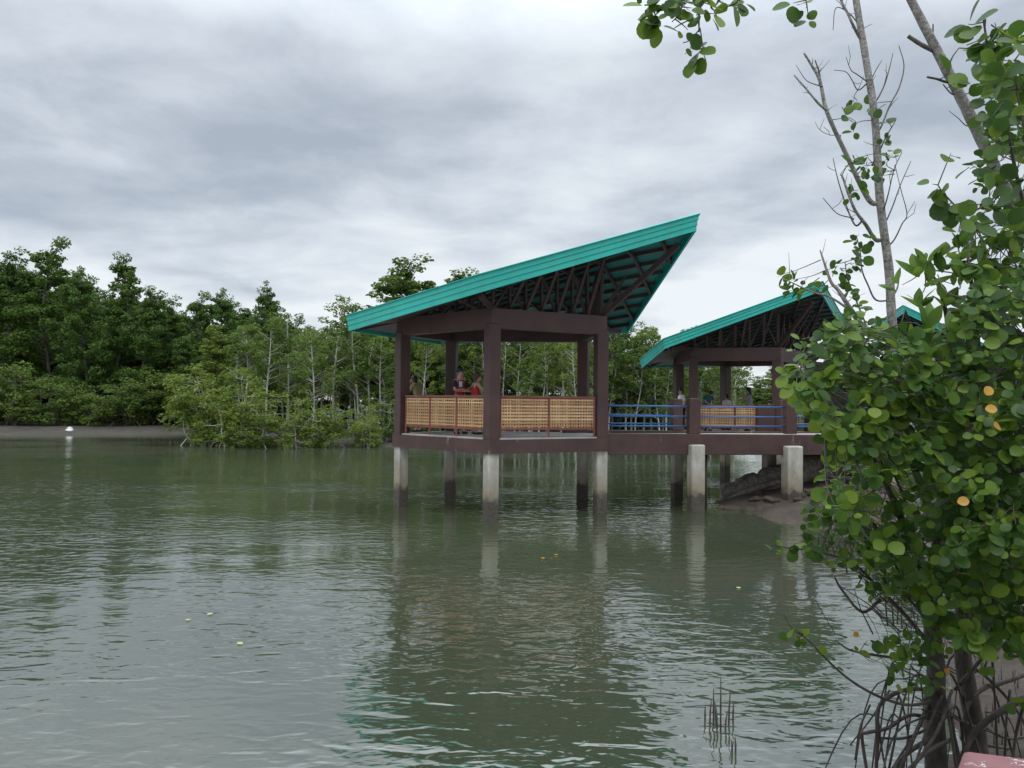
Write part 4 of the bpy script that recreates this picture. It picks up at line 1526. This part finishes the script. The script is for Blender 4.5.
# ---- the big round-leaved mangrove with prop roots
b3 = P(945, 775, 5.45)
t3 = empty('mangrove_tree', (b3.x, 5.45, 0.2), 'big bushy round leaved mangrove with arching prop roots on the right bank', 'tree')
sk3 = []
TR3 = [([(938, 800, 5.4), (936, 760, 5.4), (934, 715, 5.4), (936, 670, 5.35), (932, 620, 5.3), (938, 560, 5.2), (946, 480, 5.1), (955, 400, 4.9), (960, 330, 4.8)], .105, .030),
       ([(980, 790, 5.6), (976, 735, 5.6), (968, 690, 5.55), (962, 640, 5.5), (968, 570, 5.4), (990, 480, 5.2), (1005, 400, 5.0), (1010, 330, 4.9)], .10, .028)]
for br in TR3:
    m = MB(); pts, rad = px_limb(br[0], br[1] * .74, br[2]); rad[0] *= 1.25
    m.tube(pts, rad, 12); m.build('trunk', M['bark_dark'], t3); sk3 += pts
BR3 = [([(934, 600, 5.3), (910, 540, 5.0), (880, 470, 4.7), (850, 420, 4.4), (820, 385, 4.1), (800, 360, 4.0)], .030, .006),
       ([(940, 540, 5.2), (915, 470, 4.8), (890, 410, 4.5), (860, 350, 4.3), (835, 325, 4.2)], .028, .006),
       ([(946, 480, 5.1), (930, 400, 4.8), (915, 340, 4.6), (905, 310, 4.5)], .022, .006),
       ([(955, 420, 4.9), (950, 340, 4.5), (940, 290, 4.3), (925, 265, 4.2)], .020, .005),
       ([(990, 480, 5.2), (985, 400, 4.6), (975, 320, 4.3), (970, 270, 4.2), (966, 250, 4.2)], .020, .005),
       ([(968, 570, 5.4), (1000, 500, 4.6), (1020, 420, 4.2), (1030, 340, 4.0)], .026, .006),
       ([(962, 640, 5.5), (985, 590, 4.8), (1005, 540, 4.3), (1025, 480, 4.0)], .022, .005),
       ([(936, 640, 5.3), (950, 590, 4.8), (965, 530, 4.4), (975, 470, 4.2)], .020, .005),
       ([(934, 610, 5.3), (900, 570, 5.0), (870, 520, 4.8), (840, 500, 4.6), (825, 500, 4.6)], .022, .005),
       ([(934, 650, 5.3), (905, 615, 5.2), (880, 590, 5.1), (855, 565, 5.0), (820, 552, 5.0), (790, 548, 5.0), (772, 545, 5.0)], .016, .003),
       ([(936, 700, 5.35), (910, 705, 5.2), (880, 697, 5.1), (850, 680, 5.0), (825, 658, 5.0), (808, 640, 5.0), (792, 628, 5.0), (782, 612, 5.0)], .012, .003),
       ([(936, 660, 5.35), (900, 658, 5.2), (875, 655, 5.1), (850, 650, 5.0), (835, 640, 5.0)], .014, .004),
       ([(940, 640, 5.3), (910, 600, 4.9), (890, 590, 4.8), (870, 600, 4.8)], .012, .004),
       ([(880, 600, 5.1), (862, 612, 5.0), (842, 590, 5.0), (835, 578, 5.0)], .012, .006),
       ([(1018, 380, 4.4), (1005, 356, 4.3), (985, 354, 4.3), (960, 356, 4.3), (930, 356, 4.3)], .013, .008),
       ([(985, 354, 4.25), (972, 362, 4.25), (965, 380, 4.3), (960, 410, 4.4)], .009, .005),
       ([(905, 500, 4.9), (890, 460, 4.7), (880, 400, 4.6), (884, 360, 4.6)], .010, .005),
       ([(890, 480, 4.8), (872, 440, 4.6), (862, 400, 4.5)], .008, .004)]
for br in BR3:
    m = MB(); pts, rad = px_limb(*br); m.tube(pts, rad, 7)
    m.build('branch', M['bark_dark'] if br[1] > .018 else M['bark_grey'] if br[1] in (.013, .009) else M['bark_twig'], t3); sk3 += pts
# bare grey dead twigs inside the crown
tw = MB()
for i in range(70):
    px = random.uniform(835, 1010); py = random.uniform(470, 660)
    a = P(px, py, random.uniform(4.9, 5.6)); v = Vector((random.uniform(-.35, .1), random.uniform(-.2, .2), random.uniform(.05, .4)))
    tw.tube([a, a + v * .5 + Vector(RNG.normal(size=3)) * .03, a + v], [.006, .004, .002], 5, False)
ROOTS = [([(936, 690, 5.4), (905, 690, 5.2), (880, 705, 5.1), (877, 735, 5.1), (876, 790, 5.1)], .022, .018), ([(936, 720, 5.4), (910, 715, 5.3), (888, 728, 5.2), (866, 733, 5.0), (862, 738, 5.0), (870, 790, 5.0)], .020, .016),
         ([(880, 738, 5.1), (905, 738, 5.2), (930, 728, 5.4)], .012, .016), ([(1080, 690, 5.0), (1030, 697, 5.05), (1000, 712, 5.1), (975, 732, 5.2), (962, 760, 5.2), (955, 800, 5.2)], .036, .030),
         ([(1060, 660, 5.6), (1010, 680, 5.6), (985, 688, 5.6), (968, 705, 5.5), (962, 740, 5.5)], .026, .022), ([(955, 690, 5.4), (985, 655, 5.3), (1000, 640, 5.3), (1030, 620, 5.3)], .020, .012),
         ([(962, 660, 5.5), (990, 680, 5.6), (1020, 715, 5.7), (1040, 760, 5.7)], .020, .016), ([(930, 700, 5.4), (915, 735, 5.2), (900, 770, 5.1), (890, 800, 5.1)], .020, .016),
         ([(920, 705, 5.3), (938, 690, 5.3), (950, 715, 5.3), (980, 728, 5.4), (1000, 735, 5.4)], .012, .010), ([(945, 690, 5.3), (925, 735, 5.1), (908, 790, 5.0)], .014, .012),
         ([(952, 690, 5.3), (938, 730, 5.1), (915, 765, 5.0), (900, 800, 5.0)], .016, .014), ([(936, 735, 5.4), (905, 755, 5.2), (893, 775, 5.1), (888, 800, 5.1)], .024, .020),
         ([(975, 720, 5.6), (1005, 738, 5.7), (1035, 735, 5.8)], .016, .014), ([(1010, 690, 5.6), (1006, 725, 5.65), (1004, 790, 5.7)], .014, .012), ([(1025, 700, 5.2), (1015, 740, 5.3), (1010, 800, 5.3)], .016, .013),
         ([(985, 745, 5.8), (1010, 748, 5.9), (1040, 742, 6.0)], .018, .016), ([(900, 690, 5.2), (892, 720, 5.15), (884, 770, 5.1)], .010, .010), ([(878, 718, 5.1), (882, 750, 5.1), (890, 790, 5.1)], .011, .010),
         ([(870, 705, 5.2), (860, 728, 5.1), (855, 760, 5.1)], .010, .009), ([(950, 740, 5.3), (930, 750, 5.1), (910, 768, 5.0), (895, 790, 5.0)], .020, .015), ([(890, 690, 5.3), (870, 720, 5.3), (850, 745, 5.2)], .010, .008)]
for br in ROOTS:
    m = MB(); pts, rad = px_limb(br[0], br[1] * .68, br[2] * .6); m.tube(pts, rad, 8); m.build('prop_root', M['bark_dark'], t3)
for i in range(28):              # the finer tangle of roots and dead shoots round the two trunks
    a = P(random.uniform(890, 985), random.uniform(655, 725), random.uniform(5.2, 5.7))
    v = Vector((random.uniform(-.55, .55), random.uniform(-.35, .35), 0))
    e_ = a + v; e_.z = max(-.15, float(near_h(np.array([e_.x]), np.array([e_.y]))[0]) - .05)
    md = a.lerp(e_, random.uniform(.35, .7)); md.z = a.z * random.uniform(.75, 1.08)
    pts = curve([a, md, e_], 5)
    m = MB(); r_ = random.uniform(.004, .011)
    m.tube(pts, [r_ * random.uniform(.85, 1.1) for q in pts], 6); m.build('prop_root', M['bark_dark'], t3)

POLY = [(788, 352), (800, 338), (832, 330), (850, 318), (872, 322), (905, 332), (945, 336), (965, 300), (1040, 250), (1060, 660), (1000, 640), (960, 650), (935, 640), (915, 600), (885, 575), (862, 545), (838, 520), (822, 500), (838, 468), (828, 440), (800, 425), (785, 400)]


def inside(x, y, poly):
    c = False
    n = len(poly)
    for i in range(n):
        (x1, y1), (x2, y2) = poly[i], poly[i - 1]
        if (y1 > y) != (y2 > y) and x < (x2 - x1) * (y - y1) / (y2 - y1) + x1:
            c = not c
    return c


lv = Leaves(); ll = Leaves(); ly = Leaves()
cnt = 0
while cnt < 1050:
    px = random.uniform(780, 1060); py = random.uniform(250, 660)
    if not inside(px, py, POLY): continue
    if px < 850 and random.random() < interp([(785, .72), (850, .15)], px): continue
    if py > 600 and random.random() < .35: continue
    # sparser low on the left where bare stems show through
    if px < 930 and py > 455 and random.random() < 0.74: continue
    dn = interp([(785, 3.55), (850, 3.6), (920, 3.7), (1050, 3.5)], px)
    d = dn + 1.35 * random.random() ** 1.3
    if py > 560: d += .3
    tip = P(px, py, d)
    ax = twig_to(tw, sk3, tip, .0023, .38)
    lv.rosette(tip, ax * .7 + Vector((-.1, -.55, .35)), random.randint(4, 7), 0.067 * random.uniform(.75, 1.12) if py < 580 else 0.075, 0.22)
    cnt += 1
for i in range(260):           # small yellow-green young leaves deeper in, low on the left
    px = random.uniform(805, 925); py = random.uniform(455, 600)
    if py > interp([(800, 545), (850, 570), (900, 620), (930, 640)], px) or (px < 822 and py < 500): continue
    tip = P(px, py, random.uniform(4.7, 5.6))
    ax = twig_to(tw, sk3, tip, .0025, .3)
    lv.rosette(tip, ax + Vector((0, -.3, .5)), random.randint(3, 5), 0.062)
for px, py, n, d in ((776, 545, 3, 5), (770, 543, 2, 5), (786, 550, 3, 5), (803, 555, 3, 5), (790, 632, 3, 5), (798, 640, 4, 5), (803, 637, 3, 5), (822, 640, 2, 5.0), (835, 575, 3, 5), (826, 560, 4, 5), (858, 650, 3, 5), (868, 640, 2, 5), (835, 664, 2, 5.0), (880, 640, 2, 4.9), (926, 660, 3, 4.7), (934, 650, 3, 4.6), (945, 640, 3, 4.5), (912, 640, 3, 4.8), (1020, 710, 3, 4.2)):
    tip = P(px, py, d)
    ax = twig_to(tw, sk3, tip, .002, .2)
    lv.rosette(tip, ax + Vector((0, -.3, .5)), n, 0.075)
for i in range(26):            # loose sprays hanging below the crown
    px = random.uniform(885, 1020); py = random.uniform(630, 700 if px < 960 else 675)
    tip = P(px, py, random.uniform(4.5, 5.1))
    ax = twig_to(tw, sk3, tip, .002, .3)
    lv.rosette(tip, ax + Vector((0, -.4, .3)), random.randint(2, 4), 0.062)
# pointed leaves: the tufts at the top and lower left of the crown
for px, py, d in ((902, 285, 4.2), (915, 275, 4.2), (925, 262, 4.2), (938, 255, 4.2), (948, 268, 4.1), (960, 262, 4.1), (970, 250, 4.1), (980, 258, 4.1), (955, 285, 4.1), (935, 285, 4.1), (918, 298, 4.1), (965, 280, 4.0), (945, 300, 4.1), (988, 262, 4.1), (930, 330, 3.9), (940, 340, 3.9), (950, 330, 3.9), (925, 345, 3.9), (985, 285, 4.1),
                  (872, 550, 4.4), (885, 545, 4.4), (895, 560, 4.4), (905, 572, 4.4), (875, 570, 4.4), (915, 555, 4.3), (888, 575, 4.5), (900, 595, 4.5), (862, 535, 4.5), (922, 580, 4.4)):
    tip = P(px, py, d)
    ax = twig_to(tw, sk3, tip, .003, .4)
    ll.rosette(tip + Vector(RNG.normal(size=3)) * .02, ax * .4 + Vector((0, -.25, .9)), random.randint(4, 6), 0.128, 0.0, 0.7)
for px, py, d in ((991, 387, 3.5), (985, 409, 3.5), (1000, 427, 3.5), (957, 502, 3.5), (858, 632, 4.9), (944, 669, 4.6)):
    for q in range(1):
        ly.put(P(px, py, d), (random.uniform(-1, 1), -.3, random.uniform(-.8, .3)), (random.uniform(-.2, .2), -1, .5), 0.050 if py < 560 else .04)
lv.build('crown', M['leaf_round'], t3)
ll.build('pointed_leaves', M['leaf_pointed'], t3, 'long')
ly.build('yellow_leaves', M['leaf_yellow'], t3, 'round', 'old yellow leaves among the green')
tw.build('twigs', M['bark_twig'], t3)['kind'] = 'stuff'

# breathing roots standing in the mud behind the trunks
for i in range(26):
    px = random.uniform(955, 1035); py = random.uniform(640, 705)
    d = (EYE - .45) * FPX / (py - 407)
    p = P(px, py, d)
    z = float(near_h(np.array([p.x]), np.array([p.y]))[0])
    L = random.uniform(.06, .2)
    m = MB()
    q = Vector((p.x, p.y, z))
    m.tube([q + Vector((0, 0, -.05)), q + Vector((random.uniform(-.01, .01), 0, L))], [.009, .004], 5)
    tag(m.build('breathing_root', M['bark_dark'], None, q), 'thin breathing root standing in the grey mud behind the mangrove trunks', 'root', 'breathing roots in the mud')

# ------------------------------------------------------------------ people


def skin_mesh(name, nodes, edges, mat, parent, sub=1, root=0):
    me = bpy.data.meshes.new('tmp')
    me.from_pydata([n[0] for n in nodes], edges, [])
    o = bpy.data.objects.new('tmp', me)
    COL.objects.link(o)
    md = o.modifiers.new('skin', 'SKIN')
    md.use_smooth_shade = True
    for i, n in enumerate(nodes):
        r = n[1]
        me.skin_vertices[0].data[i].radius = (r, r) if isinstance(r, (int, float)) else r
        me.skin_vertices[0].data[i].use_root = (i == root)
    sb = o.modifiers.new('sub', 'SUBSURF'); sb.levels = sub; sb.render_levels = sub
    dg = bpy.context.evaluated_depsgraph_get()
    dg.update()
    m2 = bpy.data.meshes.new_from_object(o.evaluated_get(dg))
    m2.name = name
    bpy.data.objects.remove(o)
    m2.materials.clear()
    return link_mesh(name, m2, mat, parent)


def person(loc, face, height, label, shirt, trousers, hair, arms, long_hair=False, sleeves='short', head_fwd=0.0, bend=0.0, low_neck=False):
    """face: heading in radians (0 = looking along +y); arms: two (elbow, wrist, grip direction) in body axes x right, y forward, z up (metres for 1.70 m)"""
    root = empty('person', loc, label, 'person', None, face)
    s = height / 1.70
    root.scale = (s, s, s)
    b = bend
    chest = (0, 0.06 * b, 1.22); neck = (0, 0.16 * b, 1.43 - .03 * b); hd = (0, .16 * b + head_fwd + .01, 1.56 - .05 * b - .35 * head_fwd); top = (0, .16 * b + head_fwd * 1.25, 1.645 - .06 * b - .5 * head_fwd)
    N = [((0, 0, 0.93), (.145, .105)), ((0, .02 * b, 1.06), (.125, .095)), (chest, (.15, .11)), ((0, .12 * b, 1.36), (.10, .08)), (neck, .052), (hd, (.078, .092)), (top, (.062, .075))]
    E = [(0, 1), (1, 2), (2, 3), (3, 4), (4, 5), (5, 6)]
    # nose, chin
    N.append(((0, hd[1] + .098, hd[2] - .005), .013)); E.append((5, 7))
    for sx, foot in ((-1, .03), (1, -.03)):
        i = len(N)
        N += [((.095 * sx, 0, .86), .088), ((.10 * sx, .015, .48), .057), ((.105 * sx, -.02, .09), .038), ((.112 * sx, .10, .035), (.038, .03)), ((.115 * sx, .18, .03), (.03, .02))]
        E += [(0, i), (i, i + 1), (i + 1, i + 2), (i + 2, i + 3), (i + 3, i + 4)]
    for sx, (el, wr, gd) in zip((-1, 1), arms):
        i = len(N)
        sh = (.17 * sx, .11 * b, 1.375)
        N += [(sh, .055), (el, .043), (wr, .028)]
        E += [(3, i), (i, i + 1), (i + 1, i + 2)]
        w = Vector(wr); g_ = Vector(gd).normalized()
        pal = w + g_ * .075
        N.append((tuple(pal), (.036, .017))); E.append((i + 2, i + 3))
        side = g_.cross(Vector((0, 0, 1)))
        if side.length < .2: side = Vector((1, 0, 0))
        side.normalize(); nn_ = side.cross(g_)
        for q, Lf in zip((-1.5, -.5, .5, 1.5), (.066, .078, .072, .056)):
            j = len(N)
            a0 = pal + side * q * .017 + g_ * .03
            N += [(tuple(a0), .0095), (tuple(a0 + g_ * Lf * .55 - nn_ * .012), .0085), (tuple(a0 + g_ * Lf * .8 - nn_ * .034), .007)]
            E += [(i + 3, j), (j, j + 1), (j + 1, j + 2)]
        j = len(N)
        N += [(tuple(w + g_ * .04 - side * sx * .036), .0105), (tuple(w + g_ * .085 - side * sx * .05 - nn_ * .012), .008)]
        E += [(i + 2, j), (j, j + 1)]
    skin_mesh('body', N, E, M['skin'], root, 1)
    # shirt: trunk and sleeves a little outside the body
    SN = [((0, 0, .90), (.158, .122)), ((0, .02 * b, 1.06), (.146, .115)), (chest, (.166, .126)), ((0, .12 * b, 1.37), (.150, .112)), ((0, .14 * b, 1.43), (.088, .078))]
    SE = [(0, 1), (1, 2), (2, 3), (3, 4)]
    if low_neck:
        SN.pop(); SE.pop()
    if sleeves != 'none':
        for sx, (el, wr, gd) in zip((-1, 1), arms):
            i = len(SN)
            sh = Vector((.17 * sx, .11 * b, 1.378)); e_ = Vector(el)
            SN += [(tuple(sh), .068), (tuple(sh.lerp(e_, .75 if sleeves == 'short' else 1.0)), .058)]
            SE += [(3, i), (i, i + 1)]
            if sleeves == 'long':
                SN.append((tuple(Vector(wr) * .95 + e_ * .05), .042)); SE.append((i + 1, i + 2))
    skin_mesh('shirt', SN, SE, M[shirt], root, 1)
    TN = [((0, 0, .93), (.152, .115))]; TE = []
    for sx in (-1, 1):
        i = len(TN)
        TN += [((.095 * sx, 0, .84), .098), ((.10 * sx, .015, .48), .074), ((.105 * sx, -.015, .13), .058)]
        TE += [(0, i), (i, i + 1), (i + 1, i + 2)]
    skin_mesh('trousers', TN, TE, M[trousers], root, 1)
    for sx in (-1, 1):
        q = MB(); q.ball((.115 * sx, .09, .035), .05, .135, .042, 10, 6); q.build('shoe', M['black_cloth'], None).parent = root
    q = MB()
    c = Vector(top)
    q.ball(c + Vector((0, -.022, .012)), .092, .105, .088, 12, 8)
    q.ball(c + Vector((0, -.055, -.05)), .082, .07, .085, 10, 7)
    if long_hair:
        q.ball(c + Vector((0, -.085, -.17)), .085, .055, .18, 10, 8)
        q.ball(c + Vector((0, -.085, -.30)), .065, .04, .13, 10, 8)
    q.build('hair', M[hair], None, (0, 0, 0)).parent = root
    for sx in (-1, 1):
        q = MB(); q.ball((.03 * sx, hd[1] + .083, hd[2] + .022), .011, .008, .007, 8, 5); q.build('eye', M['phone'], None, (0, 0, 0)).parent = root
        q = MB(); q.ball((.083 * sx, hd[1] - .005, hd[2] + .005), .012, .02, .03, 8, 5); q.build('ear', M['skin'], None, (0, 0, 0)).parent = root
    q = MB(); q.ball((0, hd[1] + .085, hd[2] - .045), .022, .008, .006, 8, 5); q.build('mouth', M['red_cloth'], None, (0, 0, 0)).parent = root
    for ch in root.children:
        if ch.name.split('.')[0] in ('hair', 'eye', 'ear', 'mouth'):
            ch.location = (0, 0, 0)
    return root


FOLD = [((-.22, .12, 1.12), (.06, .24, 1.14), (1, .1, .1)), ((.22, .12, 1.12), (-.06, .26, 1.10), (-1, .1, .1))]
PHONE = [((-.20, .14, 1.12), (-.05, .33, 1.24), (.3, .4, 1)), ((.20, .16, 1.14), (.06, .36, 1.27), (-.2, .4, 1))]
LEAN = [((-.20, .24, 1.14), (-.10, .42, 1.06), (.8, .5, -.1)), ((.20, .24, 1.14), (.10, .42, 1.06), (-.8, .5, -.1))]
FACE = [((-.22, .2, 1.20), (-.09, .28, 1.42), (.3, -.1, 1)), ((.22, .2, 1.20), (.09, .28, 1.42), (-.3, -.1, 1))]
DOWN = [((-.24, -.02, 1.10), (-.24, .10, .88), (.05, .2, -1)), ((.24, -.02, 1.10), (.24, .10, .88), (-.05, .2, -1))]


def at(px, d, z):
    p = P(px, 400, d)
    return (p.x, d, z)


person(at(419, 21.2, DECK1), R(62), 1.58, 'person in a tan top with black hair, turned away at the left corner column', 'tan_cloth', 'denim', 'hair', FACE, False, 'short', .05, .8)
pb = person(at(459.5, 20.0, DECK1), R(215), 1.72, 'person with folded arms in a red and black shirt with a blue badge', 'red_cloth', 'black_cloth', 'hair', FOLD, False, 'none', 0, .1)
SLN = []
# black sleeves and the badge on the chest of the red shirt
for sx, (el, wr, gd) in zip((-1, 1), FOLD):
    sh = Vector((.15 * sx, .011, 1.39)); e_ = Vector(el)
    skin_mesh('sleeve', [(tuple(sh), .074), (tuple(sh.lerp(e_, .45)), .070), (tuple(sh.lerp(e_, .85)), .062)], [(0, 1), (1, 2)], M['black_cloth'], pb, 1)
q = MB(); q.box((.055, .142, 1.28), (.045, 0, 0), (0, .012, 0), (0, 0, .075), .008); q.build('badge', M['badge'], None, (0, 0, 0)).parent = pb
for ch in pb.children:
    if ch.name.startswith('badge'): ch.location = (0, 0, 0)
person(at(474.5, 19.9, DECK1), R(-68), 1.62, 'person with long brown hair in a red sleeveless top looking at a phone', 'red_cloth', 'denim', 'hair_brown', PHONE, True, 'none', .04, .3, True)
hp = Vector(at(474.5, 19.9, DECK1)); fr_ = Vector((math.sin(R(68)), math.cos(R(68)), 0)); s_ = 1.62 / 1.7
m = MB()
c = hp + fr_ * .43 * s_ + Vector((0, 0, 1.36 * s_))
sd = Vector((-fr_.y, fr_.x, 0))
m.box(c, sd * .036, (fr_ * .3 + Vector((0, 0, 1))).normalized() * .075, (fr_ - Vector((0, 0, .3))).normalized() * .005, .003)
tag(m.build('phone', M['phone']), 'black phone held up by the person in the red sleeveless top', 'phone')

person(at(682, 26.8, DECK2), R(100), 1.50, 'person in a white top half hidden by the left columns of the second pavilion', 'white_cloth', 'denim', 'hair', DOWN, False, 'short', 0, .3)
person(at(706.5, 27.3, DECK2), R(-160), 1.50, 'person in a teal shirt with bowed head behind the bamboo railing', 'teal_cloth', 'denim', 'hair', LEAN, False, 'short', .14, 1.0)
person(at(750, 27.8, DECK2), R(70), 1.56, 'person with long dark hair in a grey top raising both hands to the face', 'grey_cloth', 'black_cloth', 'hair', FACE, True, 'short', .02, .3)
person(at(727, 28.4, DECK2), R(20), 1.30, 'small person whose dark hair just clears the railing by the back column', 'white_cloth', 'denim', 'hair', DOWN, False, 'short', 0, .1)
pz = Vector(at(738, 27.4, DECK2))
m = MB()
m.tube([pz + Vector((0, 0, 0)), pz + Vector((0, 0, 1.42))], .012, 8)
ts = empty('camera_stand', tuple(pz), 'thin black stand with a small camera on top beside the person in grey', 'stand')
m.build('stand_pole', M['phone'], ts)
m = MB(); m.box(pz + Vector((0, 0, 1.47)), (.05, 0, 0), (0, .03, 0), (0, 0, .045), .008); m.build('camera_body', M['phone'], ts)
for a in (0, 2.1, 4.2):
    m = MB(); m.tube([pz + Vector((0, 0, .5)), pz + Vector((.25 * math.cos(a), .25 * math.sin(a), 0))], .009, 6); m.build('leg', M['phone'], ts)
